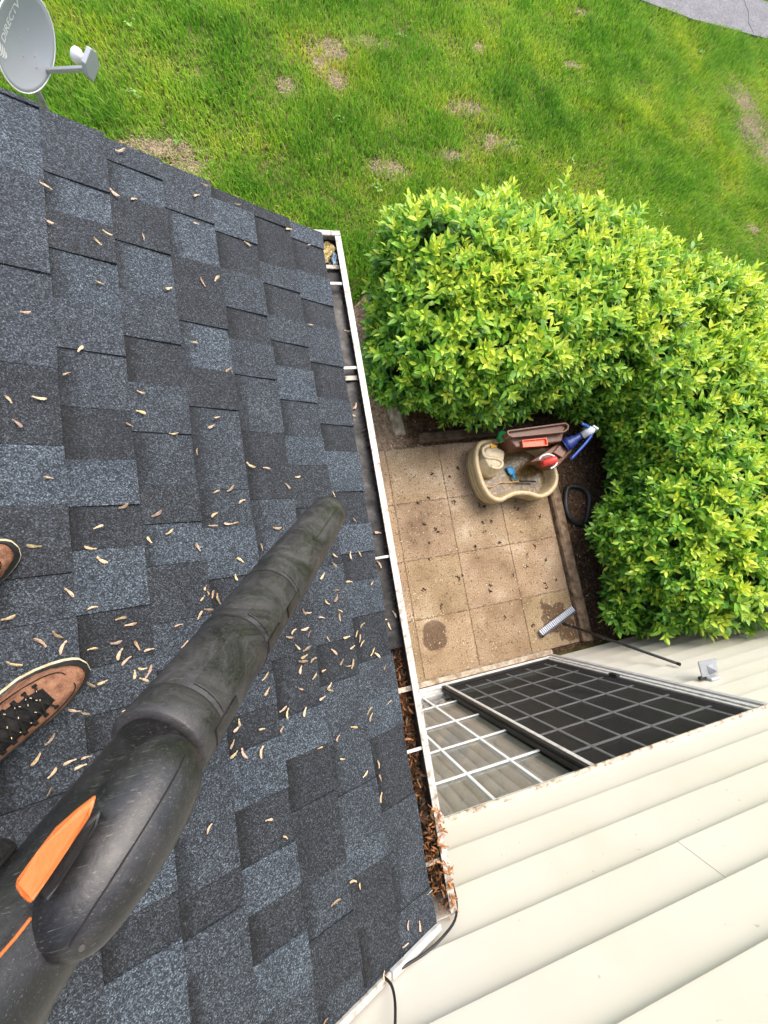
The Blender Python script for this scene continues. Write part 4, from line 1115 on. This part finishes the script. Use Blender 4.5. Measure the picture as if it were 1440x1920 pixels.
for k in range(5):                           # striped globe mark before the lettering
    yc = .17 - .085 * k; hw = math.sqrt(max(.0, 1 - (yc / .22) ** 2)) * .125
    up_, lo_ = [], []
    for i in range(11):
        q = -1 + 2 * i / 10; x = -.57 + q * hw; bow = -.05 * (1 - q * q)
        th = .030 * (1 - q * q) ** .5 + .004
        up_.append(dpt(x, .53 + yc + bow + th, .0022)); lo_.append(dpt(x, .53 + yc + bow - th, .0022))
    o_ = len(gb.v); gb.v += [tuple(q) for q in up_ + lo_]
    gb.f += [(o_ + i, o_ + i + 1, o_ + 11 + i + 1, o_ + 11 + i) for i in range(10)]
gb.build('globe_mark', 'lnb_white', refl)
arm0 = dpt(.0, -.97, -.030)
arm1 = DC - DU * db + (DN * .79 + DU * .40) * SC * .90
e = MB(); e.bar(arm0, arm1, .024, .028, DU); e.build('arm', 'dish_grey', dish, bevel=.003)
LU, LW = (DU * .93 + DN * .30).normalized(), DW
e = MB(); c = arm1 + LU * .045
pts = [(-.055, -.07), (.055, -.07), (.078, .015), (.05, .078), (-.05, .078), (-.078, .015)]
LN = LU.cross(LW).normalized()
if LN.dot(DN) > 0: LN = -LN
fr = [c + LW * a_ + LU * b_ for a_, b_ in pts]
e.hexa([q - LN * .028 for q in fr], fr); e.build('receiver', 'dish_grey', dish, bevel=.006)
e = MB(); k0 = c + LN * .002 - LU * .0
e.tube([k0, k0 + LN * .045, k0 + LN * .050, k0 + LN * .078, k0 + LN * .090], [.030, .030, .042, .042, .030], 20); e.build('feed_horn', 'lnb_white', dish, True)
back = DC - DN * .11
e = MB(); e.tube([DC - DN * .058, back, back - Vector((0, 0, .12))], [.04, .03, .026], 12); e.build('bracket', 'grey_steel', dish)
e = MB(); e.tube([back, back - Vector((0, 0, .25)), Vector((back.x, back.y, -.06))], .024, 14); e.build('pole', 'grey_steel', dish, True)

# ================================================================== leaf blower
A0, A1 = Vector(BL_AXIS[0]), Vector(BL_AXIS[1])
AX = (A1 - A0).normalized(); LEN = (A1 - A0).length
mid = A0.lerp(A1, .6); EV = (CAM - mid); EV = (EV - AX * EV.dot(AX)).normalized(); ES = AX.cross(EV).normalized()
if ES.dot(RIGHT) < 0: ES = -ES
blower = tag(empty('leaf_blower', tuple(A1)), 'scuffed black leaf blower tube with an orange trigger reaching over the shingles', 'leaf blower')
def btube(name, prof, mat='blower', n_=48, cap=True):
    mb = MB(); rings = []
    for t_, r_ in prof:
        c = A0 + AX * t_
        rings.append([c + (EV * math.cos(2 * math.pi * k / n_) + ES * math.sin(2 * math.pi * k / n_)) * r_ * .95 for k in range(n_)])
    mb.loft(rings, cap); return mb.build(name, mat, blower, True)
def patch(name, t0, t1, a0, a1, r0, th, mat='blower', skew=0.0):
    """raised curved plate on the tube between two stations and two angles (0 = towards the viewer)"""
    mb = MB(); na, nt = 10, 4
    P_ = []
    for rr_ in (r0 * .95 - .004, r0 * .95 + th):
        for j in range(nt + 1):
            for i in range(na + 1):
                a = R(a0 + (a1 - a0) * i / na); t_ = t0 + (t1 - t0) * j / nt + skew * i / na
                P_.append(A0 + AX * t_ + (EV * math.cos(a) + ES * math.sin(a)) * rr_)
    n1 = (na + 1) * (nt + 1); F_ = []
    for j in range(nt):
        for i in range(na):
            q = j * (na + 1) + i
            F_ += [(q, q + 1, q + na + 2, q + na + 1), (n1 + q, n1 + q + na + 1, n1 + q + na + 2, n1 + q + 1)]
    for i in range(na):
        F_ += [(i, n1 + i, n1 + i + 1, i + 1), (nt * (na + 1) + i, nt * (na + 1) + i + 1, n1 + nt * (na + 1) + i + 1, n1 + nt * (na + 1) + i)]
    for j in range(nt):
        q = j * (na + 1); F_ += [(q, q + na + 1, n1 + q + na + 1, n1 + q), (q + na, n1 + q + na, n1 + q + 2 * na + 1, q + 2 * na + 1)]
    mb.add(P_, F_); return mb.build(name, mat, blower, bevel=.0004)
btube('nozzle', [(-.012, .0375), (-.012, .0405), (.0, .0425), (.10, .0435), (.20, .0440), (.212, .0432)], 'dusty_blower')
btube('nozzle_lip', [(-.016, .0300), (-.018, .0385), (-.010, .0418), (-.004, .0400)], 'black_rubber')
btube('tube_section', [(.203, .0440), (.205, .0452), (.28, .0452), (.357, .0452), (.360, .0440)], 'dusty_blower')
btube('tube_section', [(.358, .0434), (.360, .0446), (.42, .0446), (.471, .0446), (.474, .0434)], 'dusty_blower')
btube('tube_section', [(.472, .0432), (.474, .0444), (.53, .0444), (.585, .0444), (.588, .0432)], 'dusty_blower')
btube('tube_collar', [(.586, .0440), (.588, .0454), (.616, .0454), (.618, .0440), (.619, .038)], 'dusty_blower')
btube('rear_tube', [(.60, .0370), (.70, .0370), (.80, .0375), (.95, .040)])
for t_ in (.2035, .3585, .4725, .5865):
    btube('joint_groove', [(t_ - .0012, .0430), (t_ - .0008, .0451), (t_ + .0008, .0451), (t_ + .0012, .0430)], 'dark_void')
patch('latch_plate', .262, .352, -6, 40, .0452, .0016, 'dusty_blower')
patch('latch_plate', .385, .464, -10, 40, .0446, .0016, 'dusty_blower')
patch('latch_plate', .500, .580, -12, 42, .0444, .0016, 'dusty_blower')
patch('latch_rib', .350, .400, 42, 62, .0448, .0022)
patch('latch_rib', .430, .470, 44, 66, .0444, .0022)
patch('latch_rib', .555, .598, 46, 70, .0442, .0022)
patch('seam_ridge', .03, .20, 10, 13, .0428, .0018)
# pod beside the trigger
PW = [.0190, .0272, .0315, .0318, .0298, .0272, .0240, .0185]
pp = [Vector(q) for q in BL_POD]; mb = MB(); rings = []
def ring_at(c, d, w, hgt, n_=28):
    v_ = (CAM - c).normalized(); v_ = (v_ - d * v_.dot(d)).normalized(); s_ = d.cross(v_).normalized()
    return [c + s_ * math.cos(2 * math.pi * k / n_) * w + v_ * math.sin(2 * math.pi * k / n_) * hgt for k in range(n_)]
for i, c in enumerate(pp):
    d = (pp[min(i + 1, len(pp) - 1)] - pp[max(i - 1, 0)]).normalized()
    rings.append(ring_at(c, d, PW[i], PW[i] * .85))
d0 = (pp[1] - pp[0]).normalized(); d1 = (pp[-1] - pp[-2]).normalized()
rings = [ring_at(pp[0] - d0 * .006, d0, .010, .009)] + rings + [ring_at(pp[-1] + d1 * .003, d1, .005, .005)]
mb.loft(rings); pod = mb.build('handle_pod', 'blower', blower, True, sub=1)
# thin parting line along the pod
pl = []
for i in range(1, len(pp) - 1):
    c = pp[i]; d = (pp[i + 1] - pp[i - 1]).normalized(); v_ = (CAM - c).normalized(); v_ = (v_ - d * v_.dot(d)).normalized(); s_ = d.cross(v_).normalized()
    if s_.dot(RIGHT) < 0: s_ = -s_
    a = R(14); pl.append(c + (s_ * math.sin(a) * PW[i] + v_ * math.cos(a) * PW[i] * .85) * .985)
e = MB(); c = pl[-1] - (pl[-1] - pl[-2]) * .1 + ES * .006; e.tube([c, c + (CAM - c).normalized() * .0006], .0015, 12); e.build('screw', 'gutter_inside', pod)
e = MB(); e.tube(pl, .0007, 5); e.build('parting_line', 'dark_void', pod)
lv = [Vector(q) for q in BL_LEVER]; cv = sum(lv, Vector()) / len(lv); vv_ = (CAM - cv).normalized()
e = MB(); e.hexa([q - vv_ * .007 for q in lv], lv); e.build('trigger', 'orange_plastic', blower, bevel=.002)
e = MB(); e.tube([Vector(q) for q in BL_EDGE], .0009, 6); e.build('trigger_edge', 'orange_plastic', blower)
lc = [q + (cv - q) * .10 - vv_ * .012 + RIGHT * .006 - UP * .004 for q in lv]
e = MB(); e.hexa([q - vv_ * .030 for q in lc], lc); e.build('trigger_mount', 'black_rubber', blower, bevel=.002)
e = MB(); e.tube([Vector(q) for q in BL_GRIP], [.014, .017, .019, .021], 18); e.build('grip', 'blower', blower, True)
c = A0 + AX * .725; e = MB(); e.hexa([c + ES * a_ + EV * b_ - AX * .008 for a_, b_ in ((-.050, -.01), (-.034, -.01), (-.034, .014), (-.046, .014))], [c + ES * a_ + EV * b_ + AX * .014 for a_, b_ in ((-.050, -.01), (-.034, -.01), (-.034, .014), (-.046, .014))])
e.build('strap_loop', 'lace_black', blower, bevel=.004)

# ================================================================== person: shoes in view, legs and body rising behind the camera
def shoe(parent, toe, ang, label, side):
    """toe = (s, y) of the toe tip on the roof; ang = pointing direction in the roof plane"""
    F = (E1 * math.cos(R(ang)) + E2 * math.sin(R(ang))).normalized(); S_ = EN.cross(F)
    T0 = RP(toe[0], toe[1], .014)
    def W(l, w, h): return T0 - F * l + S_ * (w + .010 * side * math.sin(math.pi * min(l / .28, 1))) + EN * h
    def half(l):
        x = min(max(l / .295, 0), 1)
        return .054 * (min(1, (x / .30)) ** .40) * (1 - .20 * max(0, (x - .35) / .65)) * (1 if x < .88 else max(.15, 1 - ((x - .88) / .12) ** 2 * .8)) + .0005
    LS = [0, .004, .012, .025, .045, .07, .10, .14, .18, .22, .26, .285, .295]
    def outline(k, grow=0.0):
        return [(l, half(l) * k + grow) for l in LS]
    def slab_(name, k, h0, h1, mat, parent_, fwd=0.0, bev=.003):
        pts = [(l - fwd if l < .05 else l, w) for l, w in outline(1, k)]
        ring = [(l, w) for l, w in pts] + [(l, -w) for l, w in reversed(pts)]
        mb = MB(); off_ = .0028 if name == 'sole' else 0; mb.hexa([W(l, w + off_, h0) for l, w in ring], [W(l, w + off_, h1) for l, w in ring]); return mb.build(name, mat, parent_, bevel=bev)
    up_ = MB(); rings = []
    hts = [.016, .030, .040, .050, .058, .066, .076, .088, .098, .104, .106, .104, .100]
    for l, hh in zip(LS, hts):
        w = max(half(l) - .003, .002); l2 = l + .004
        ring = []
        for k in range(13):
            a = math.pi * k / 12
            cw = math.copysign(abs(math.cos(a)) ** .72, math.cos(a)); sh = math.sin(a) ** .85
            tight = 1 - .35 * max(0, (l - .08) / .2) * math.sin(a)
            ring.append(W(l2, w * cw * tight, .016 + (hh - .012) * sh))
        rings.append(ring)
    o_ = up_
    n_ = 13
    for r in rings: o_.v += [tuple(q) for q in r]
    for i in range(len(rings) - 1):
        for k in range(n_ - 1):
            a = i * n_ + k; o_.f.append((a, a + 1, a + n_ + 1, a + n_))
    o_.f.append(tuple(range(n_))); o_.f.append(tuple((len(rings) - 1) * n_ + k for k in range(n_)))
    sh_ = up_.build('shoe', 'brown_suede', parent, True)
    sh_['label'] = label
    slab_('sole', .0030, .0, .010, 'sole_cream', sh_, .003)
    slab_('midsole', .0010, .010, .017, 'black_rubber', sh_, .001)
    # black rubber toe rand
    rd = MB(); pts = outline(1, -.0006)[:7]; ring = [(l, w) for l, w in reversed(pts)] + [(l, -w) for l, w in pts[1:]]
    lo_ = [W(l - .0015, w * 1.012, .014) for l, w in ring]; hi_ = [W(l + .010, w * .93, .020 + .026 * (1 - min(l, .10) / .10)) for l, w in ring]
    o2 = len(rd.v); rd.v += [tuple(q) for q in lo_ + hi_]; k_ = len(ring); rd.f += [(i, i + 1, k_ + i + 1, k_ + i) for i in range(k_ - 1)]
    rd.build('toe_rand', 'black_rubber', sh_, True)
    def top_h(l, w):
        hh = np.interp(l, LS, hts); hw = half(l)
        return .016 + (hh - .012) * max(0.0, 1 - (w / hw) ** 2) ** .45
    tg = MB(); rings = []
    for l in (.082, .10, .13, .16, .19, .22, .25):
        wid = .017 + .012 * min(1, (l - .08) / .05)
        rings.append([W(l, wid * q, top_h(l, wid * q) + .0045 * (1 - q * q) + .001) for q in (-1, -.5, 0, .5, 1)] + [W(l, wid * q, top_h(l, wid * q) - .004) for q in (1, 0, -1)])
    tg.loft(rings); tg.build('tongue', 'lace_black', sh_, True)
    for i in range(7):
        l = .088 + i * .020
        for sgn in (-1, 1):
            e_ = MB(); wd_ = .029
            e_.tube([W(l + .020 * q, sgn * wd_ * (1 - 2 * q), top_h(l + .02 * q, wd_ * (1 - 2 * q)) + .0075) for q in (0, .25, .5, .75, 1)], .0023, 6)
            e_.build('lace', 'lace_black', sh_)
            fl = MB()
            for q in sr.sample((.12, .3, .42, .6, .78, .9), 2):
                c = W(l + .02 * q, sgn * wd_ * (1 - 2 * q), top_h(l + .02 * q, wd_ * (1 - 2 * q)) + .0098)
                fl.bar(c, c + F * -.0018 + S_ * (-sgn * .0030), .0013, .001, EN)
            fl.build('lace_fleck', 'sole_cream', sh_)
            e_ = MB(); c = W(l, sgn * .031, top_h(l, .031) + .003); e_.tube([c - F * .004, c + F * .004 + EN * .001], .003, 6); e_.build('eyelet', 'lace_black', sh_)
    # stitched overlay lines on the vamp
    for off in (-1, 1):
        e_ = MB(); path = []
        for q in np.linspace(0, 1, 12):
            l = .155 - .115 * math.sin(math.pi * q * .5); w = off * (.043 - .030 * q ** 2.2)
            path.append(W(l, w, top_h(l + .004, w) + .0008))
        e_.tube(path, .0012, 5); e_.build('stitching', 'lace_black', sh_)
    return W(.20, 0, .10)
person = tag(empty('person', RP(1.12, 1.2, 0)), 'person in brown suede lace-up shoes standing on the roof at the left edge', 'person')
ank_r = shoe(person, (.912, 1.125), 33, 'brown suede shoe with black laces and cream sole edge', 1)
ank_l = shoe(person, (1.020, 1.405), 24, 'brown shoe toe at the left picture edge', -1)
# body
verts, edges, radii = [], [], []
def bv(p_, r_, parent_=None):
    verts.append(tuple(p_)); radii.append(r_); i = len(verts) - 1
    if parent_ is not None: edges.append((parent_, i))
    return i
hip = Vector((-1.30, 1.22, ank_r.z + .84))
pel = bv(hip, .15)
sp1_ = bv(hip + Vector((.01, 0, .20)), .145, pel); sp2_ = bv(hip + Vector((.03, 0, .42)), .165, sp1_); nk = bv(hip + Vector((.04, 0, .56)), .065, sp2_)
hd = bv(hip + Vector((.07, 0, .66)), .085, nk); bv(hip + Vector((.08, 0, .77)), .075, hd)
for ank, sg_ in ((ank_r, -1), (ank_l, 1)):
    h_ = bv(hip + Vector((0, sg_ * .10, -.06)), .095, pel)
    kn = bv((hip + ank) / 2 + Vector((.02, sg_ * .05, -.02)), .062, h_)
    cf = bv(ank + (Vector((hip.x, ank.y, hip.z)) - ank) * .25, .056, kn)
    bv(ank + Vector((0, 0, .02)), .050, cf)
for sg_, hand in ((-1, Vector((-.86, .93, 3.98))), (1, Vector((-.90, 1.45, 4.12)))):
    shd = bv(hip + Vector((.02, sg_ * .20, .46)), .070, sp2_)
    el = bv(hip + Vector((.10, sg_ * .27, .18)), .048, shd)
    wr = bv(hand + (Vector(verts[el]) - hand).normalized() * .09, .030, el)
    bv(hand, .034, wr)
me = bpy.data.meshes.new('body'); me.from_pydata(verts, edges, []); me.update()
bo = bpy.data.objects.new('body', me); COL.objects.link(bo); bo.parent = person; bo.matrix_parent_inverse = person.matrix_basis.inverted()
me.materials.append(MATS['denim'])
sk = bo.modifiers.new('skin', 'SKIN')
for i, r_ in enumerate(radii):
    me.skin_vertices[0].data[i].radius = (r_, r_)
me.skin_vertices[0].data[0].use_root = True
sb_ = bo.modifiers.new('subdivision', 'SUBSURF'); sb_.levels = 1; sb_.render_levels = 2

# ================================================================== toy water table on the patio corner
def catmull(pts, n_=4, closed=True):
    P_ = [Vector(q) for q in pts]; out = []; m_ = len(P_)
    rng_ = range(m_) if closed else range(m_ - 1)
    for i in rng_:
        p0, p1, p2, p3 = (P_[(i - 1) % m_], P_[i], P_[(i + 1) % m_], P_[(i + 2) % m_]) if closed else (P_[max(i - 1, 0)], P_[i], P_[i + 1], P_[min(i + 2, m_ - 1)])
        for k in range(n_):
            t_ = k / n_
            out.append(.5 * ((2 * p1) + (p2 - p0) * t_ + (2 * p0 - 5 * p1 + 4 * p2 - p3) * t_ ** 2 + (3 * p1 - p0 - 3 * p2 + p3) * t_ ** 3))
    if not closed: out.append(P_[-1])
    return out
def inset(loop, d_):
    """offset a closed loop (counter-clockwise or clockwise) inward by d_"""
    area = sum(loop[i].x * loop[(i + 1) % len(loop)].y - loop[(i + 1) % len(loop)].x * loop[i].y for i in range(len(loop)))
    sg_ = 1 if area > 0 else -1; out = []; m_ = len(loop)
    for i in range(m_):
        a, b_ = loop[(i - 2) % m_], loop[(i + 2) % m_]; t_ = (b_ - a); t_.z = 0; t_.normalize()
        out.append(loop[i] + Vector((-t_.y, t_.x, 0)) * sg_ * d_)
    return out
CREAM, BROWN, BLUE = (.44, .345, .20), (.125, .052, .028), (.014, .035, .18)
wt = tag(empty('water_table', (2.25, 2.05, 0)), 'cream toy water table with brown tower and blue pump on the patio corner', 'water table')
rim = [Vector((q[0], q[1], 0)) for q in catmull(TABLE_RIM)]
def at_z(loop, z_): return [Vector((q.x, q.y, z_)) for q in loop]
mb = MB(); rings = []
prof = [(.035, .0), (.020, .012), (.020, .055), (.008, .060), (.008, .105), (.016, .111), (.016, .120), (.002, .126), (.002, .175), (.010, .181), (.010, .190), (-.004, .197), (-.006, .262), (.002, .274), (.012, .280), (.034, .280), (.044, .272), (.052, .20), (.075, .125)]
for d_, z_ in prof: rings.append(at_z(inset(rim, d_), z_))
mb.loft(rings, False)
basin = mb.build('basin', 'toy_plastic', wt, True, CREAM)
fl = MB(); lp = at_z(inset(rim, .06), .128); cxy = sum(lp, Vector()) / len(lp)
fl.v += [tuple(q) for q in lp] + [tuple(cxy)]; fl.f += [(i, (i + 1) % len(lp), len(lp)) for i in range(len(lp))]
# stone-pattern floor with muddy water stains
t = NT('toy_floor'); p = t.pos()
vn = t.n('TexVoronoi', Scale=17.0); vn.feature = 'DISTANCE_TO_EDGE'; t.l(p, vn.inputs['Vector'])
c = t.ramp(t.noise(p, 12, 5), [(0.3, (.095, .055, .012)), (.7, (.23, .15, .045))])
c = t.mix((.03, .018, .008), c, t.ramp(vn.outputs['Distance'], [(0.0, (0, 0, 0)), (.07, (1, 1, 1))]))
t.base(c); t.rough(.3); t.bump(vn.outputs['Distance'], .4, .01); MATS['toy_floor'] = t.m
fl.build('basin_floor', 'toy_floor', wt)
# raised river island
isl = catmull(RIVER, 3); isl = [Vector((q.x, q.y, 0)) for q in isl]
mb = MB(); mb.loft([at_z(inset(isl, d_), z_) for d_, z_ in ((-.015, .12), (-.010, .20), (.0, .235), (.012, .243), (.014, .268), (.024, .276), (.026, .296), (.036, .305), (.038, .318), (.05, .324))])
mb.build('river_island', 'toy_plastic', wt, True, (.50, .41, .265))
ch = [Vector((q.x, q.y, .326)) for q in catmull(CHANNEL, 4, False)]
e = MB(); e.tube(ch, .020, 8, True, .35); e.build('river_channel', 'toy_plastic', wt, True, (.42, .34, .21))
e = MB(); e.tube([q + Vector((0, 0, .004)) for q in ch], .010, 8, True, .5); e.build('channel_bed', 'toy_plastic', wt, True, (.53, .45, .30))
def poly_block(name, pts, z0_, z1_, col, bev=.006, parent=wt):
    mb_ = MB(); lp_ = [Vector(q) for q in pts]
    mb_.hexa([(q.x, q.y, z0_) for q in lp_], [(q.x, q.y, z1_) for q in lp_]); return mb_.build(name, 'toy_plastic', parent, False, col, bev, 2)
def tray(name, pts, z0_, z1_, wallw, floor, col, parent=wt):
    lp_ = [Vector((q[0], q[1], 0)) for q in pts]; c_ = sum(lp_, Vector()) / len(lp_)
    def shrink(d_):
        out = []; m_ = len(lp_)
        area = sum(lp_[i].x * lp_[(i + 1) % m_].y - lp_[(i + 1) % m_].x * lp_[i].y for i in range(m_)); sg_ = 1 if area > 0 else -1
        for i in range(m_):
            t1 = (lp_[i] - lp_[i - 1]).normalized(); t2 = (lp_[(i + 1) % m_] - lp_[i]).normalized()
            n1 = Vector((-t1.y, t1.x, 0)) * sg_; n2 = Vector((-t2.y, t2.x, 0)) * sg_; bi = (n1 + n2).normalized()
            out.append(lp_[i] + bi * (d_ / max(.5, bi.dot(n1))))
        return out
    mb_ = MB(); mb_.loft([at_z(shrink(.006), z0_), at_z(lp_, z1_), at_z(shrink(wallw), z1_), at_z(shrink(wallw + .004), floor)], True)
    return mb_.build(name, 'toy_plastic', parent, False, col, .002)
poly_block('tower_base', TOWER_LOW, .24, .475, BROWN, .012)
tray('tower_trough', TOWER_TOP, .42, .555, .016, .515, (.14, .062, .038))
tray('filter_tray', TRAY, .476, .512, .010, .485, (.72, .13, .06))
poly_block('ramp', RAMP, .27, .415, BROWN, .012)
poly_block('ramp_step', RAMPBLOCK, .4155, .455, (.16, .075, .048), .006)
for q in ((2.12, 2.31), (2.72, 2.32), (2.62, 2.05)):
    mb = MB(); mb.box(q[0] - .03, q[0] + .03, q[1] - .025, q[1] + .025, .0, .26); mb.build('tower_leg', 'toy_plastic', wt, False, BROWN, .006)
p0, p1, p2 = (Vector(q) for q in PUMP)
p0.z, p1.z, p2.z = .44, .58, .64
mb = MB(); ax_ = (p1 - p0)
mb.tube([p0, p0 + ax_ * .30, p0 + ax_ * .32, p0 + ax_ * .55, p0 + ax_ * .62, p1], [.075, .073, .060, .056, .040, .034], 20)
pump = mb.build('pump', 'toy_plastic', wt, True, BLUE)
e = MB(); e.tube([p0 + ax_ * .02, p0 + ax_ * .06], .080, 20); e.build('pump_ring', 'toy_plastic', pump, True, (.03, .07, .30))
mb = MB(); mb.tube([p1 - Vector((.01, .01, .005)), p2 - Vector((.02, .01, 0)), p2 + Vector((.012, 0, .006))], [.040, .044, .030], 18); mb.build('pump_cap', 'toy_plastic', pump, True, (.62, .66, .72))
mb = MB(); mb.bar(p2 + Vector((-.02, .02, .03)), p2 + Vector((.03, -.02, .035)), .022, .03); mb.build('pump_lever', 'toy_plastic', pump, False, (.66, .70, .75), .004)
hd_ = [Vector(q) for q in catmull(PUMPH, 4, False)]
for i, q in enumerate(hd_): q.z = .66 - .12 * (i / len(hd_)) ** 1.5
mb = MB(); mb.tube(hd_, .017, 10, True, .7); mb.build('pump_handle', 'toy_plastic', pump, True, (.03, .085, .36))
# toys in and on the table
b0, b1, b2 = (Vector(q) for q in BUCKET)
bk = tag(empty('toy_bucket', (b0.x, b0.y, .40)), 'small red toy bucket with white handle on the water table ramp', 'bucket')
dd = (b2 - b1).normalized(); c0 = b1 + Vector((0, 0, .0)); c0.z = .445; c1 = b2.copy(); c1.z = .455
mb = MB(); mb.tube([c0, c0 + dd * .004, c1 - dd * .008, c1, c1 - dd * .004, c0 + dd * .012], [.030, .036, .050, .052, .046, .032], 22); mb.build('bucket_body', 'toy_plastic', bk, True, (.58, .045, .030))
hb = [Vector(q) for q in catmull(BUCKETH, 4, False)]
for q in hb: q.z = .482
mb = MB(); mb.tube(hb, .0085, 8); mb.build('bucket_handle', 'toy_plastic', bk, True, (.74, .74, .76))
sv = tag(empty('toy_shovel', (2.25, 2.05, .13)), 'bright blue toy shovel lying inside the water table', 'shovel')
bl_ = [Vector((q[0], q[1], .150)) for q in SHOVEL[:6]]
mb = MB(); cb = sum(bl_, Vector()) / 6
mb.loft([[q + Vector((0, 0, -.012)) for q in bl_], [q + Vector((0, 0, .012)) for q in bl_], [cb + (q - cb) * .72 + Vector((0, 0, .004)) for q in bl_]]); mb.build('blade', 'toy_plastic', sv, False, (.015, .25, .50), .003)
mb = MB(); mb.tube([Vector((2.255, 2.015, .158)), Vector((2.264, 1.985, .172)), Vector((2.271, 1.946, .165))], [.018, .011, .012], 10); mb.build('shovel_handle', 'toy_plastic', sv, True, (.015, .27, .52))
ws = tag(empty('toy_rod', (2.2, 1.92, .15)), 'thin tan rod with a black grip lying across the water table basin', 'rod')
sp_ = [Vector((q[0], q[1], .155 + .03 * (i > 4))) for i, q in enumerate(STICK)]
mb = MB(); mb.tube(catmull(sp_[:6], 3, False), .0055, 8); mb.build('shaft', 'toy_plastic', ws, True, (.52, .30, .10))
mb = MB(); mb.tube(sp_[5:], .0095, 8); mb.build('black_grip', 'black_rubber', ws, True)
y0_, g0_ = (Vector(q) for q in FUNNEL)
mb = MB(); mb.hexa([(y0_.x - .045, y0_.y + .03, .322), (y0_.x - .04, y0_.y - .03, .322), (y0_.x + .05, y0_.y - .012, .322)], [(y0_.x - .045, y0_.y + .03, .345), (y0_.x - .04, y0_.y - .03, .345), (y0_.x + .05, y0_.y - .012, .345)])
tag(mb.build('toy_scoop', 'toy_plastic', None, False, (.72, .36, .02), .003), 'yellow toy scoop on the corner of the water table', 'toy')
mb = MB(); c_ = Vector((g0_.x, g0_.y, .335)); mb.tube([c_ + Vector((0, 0, -.01)), c_ + Vector((0, .0, .05)), c_ + Vector((0, 0, .095)), c_ + Vector((0, 0, .09)), c_ + Vector((0, 0, .02))], [.030, .042, .058, .053, .030], 18)
tag(mb.build('toy_cup', 'toy_plastic', None, True, (.01, .22, .06)), 'green toy cup half hidden by leaves beside the brown tower', 'cup')

# ================================================================== broom, hose ring, wall fixture, cable
br = tag(empty('push_broom', (2.52, .31, 0)), 'push broom with grey bristles and black handle leaning on the siding', 'broom')
h0, h1, hj = (Vector(q) for q in BROOM)
hd2 = (h1 - h0); hl = hd2.length; hd2.normalize()
hdl_top = Vector((2.738, .020, 1.245)); hc = h0.lerp(h1, .55); hc.z = .075
nrm = Vector((-hd2.y, hd2.x, 0))
if nrm.y < 0: nrm = -nrm
tilt = (Vector((0, 0, 1)) * .90 + nrm * .44).normalized(); fr_ = tilt.cross(hd2).normalized()
if fr_.y < 0: fr_ = -fr_
mb = MB(); A_, B_ = h0.copy(), h1.copy(); A_.z = B_.z = .040
mb.bar(A_ + tilt * .0 - fr_ * .030, B_ - fr_ * .030, .020, .055, tilt); mb.build('head', 'black_rubber', br, bevel=.004)
bn = 22
for i in range(bn):
    c = A_.lerp(B_, (i + .5) / bn); w_ = hl / bn
    mb = MB(); rt = [c - fr_ * .018 + hd2 * sx * w_ * .28 + tilt * sz * .022 for sx, sz in ((-1, -1), (1, -1), (1, 1), (-1, 1))]
    tp = [c + fr_ * .040 + hd2 * sx * w_ * .34 + tilt * sz * .026 for sx, sz in ((-1, -1), (1, -1), (1, 1), (-1, 1))]
    mb.hexa(rt, tp); mb.build('bristle_tuft', 'painted_metal', br, False, (.36, .40, .47))
mb = MB(); mb.tube([hc - fr_ * .035, hc - fr_ * .035 + (hdl_top - hc) * .10], [.020, .015], 12); mb.build('socket', 'black_rubber', br, True)
mb = MB(); mb.tube([hc - fr_ * .035 + (hdl_top - hc) * .06, hdl_top], .0125, 14); hb_ = mb.build('handle', 'black_rubber', br, True)
mb = MB(); mb.tube([hdl_top - (hdl_top - hc) * .012, hdl_top + (hdl_top - hc) * .006], [.0145, .0145], 14); mb.build('handle_cap', 'dark_void', hb_, True)

ring = []
rc = random.Random(2)
for k in range(40):
    a = 2 * math.pi * k / 40
    ring.append(Vector((3.135 + .17 * math.cos(a) + .02 * math.sin(3 * a), 1.60 + .235 * math.sin(a) + .015 * math.cos(2 * a), .012 + .012 * math.sin(2 * a + 1))))
ring.append(ring[0]); mb = MB(); mb.tube(ring, .032, 10, False)
tag(mb.build('hose_ring', 'black_rubber', None, True), 'dark loop of corrugated hose lying on the mulch beside the timber', 'hose')

fx = tag(empty('wall_light', (2.6, 0, 1.62)), 'small clear square wall fixture sticking out of the siding beside the hedge', 'wall fixture')
mb = MB(); mb.box(2.575, 2.665, -.006, .014, 1.555, 1.645); mb.build('mount_plate', 'aluminium', fx, bevel=.004)
mb = MB(); mb.box(2.515, 2.575, .004, .030, 1.585, 1.612); mb.build('bracket', 'black_rubber', fx, bevel=.004)
mb = MB(); cq = [(2.535, .016), (2.690, .016), (2.712, .128), (2.535, .142)]
mb.hexa([(x, y, 1.600) for x, y in cq], [(x, y, 1.612) for x, y in cq]); mb.build('lens', 'clear_plastic', fx, bevel=.003)
mb = MB(); mb.add([(2.60, .03, 1.613), (2.66, .03, 1.613), (2.66, .10, 1.613), (2.60, .10, 1.613), (2.63, .06, 1.66)], [(0, 1, 4), (1, 2, 4), (2, 3, 4), (3, 0, 4), (3, 2, 1, 0)]); mb.build('prism', 'clear_plastic', fx)

mb = MB(); mb.tube(catmull(CABLE, 4, False), .0042, 8)
tag(mb.build('cable', 'black_rubber', None, True), 'black cable looping from the gutter end down the siding', 'cable')
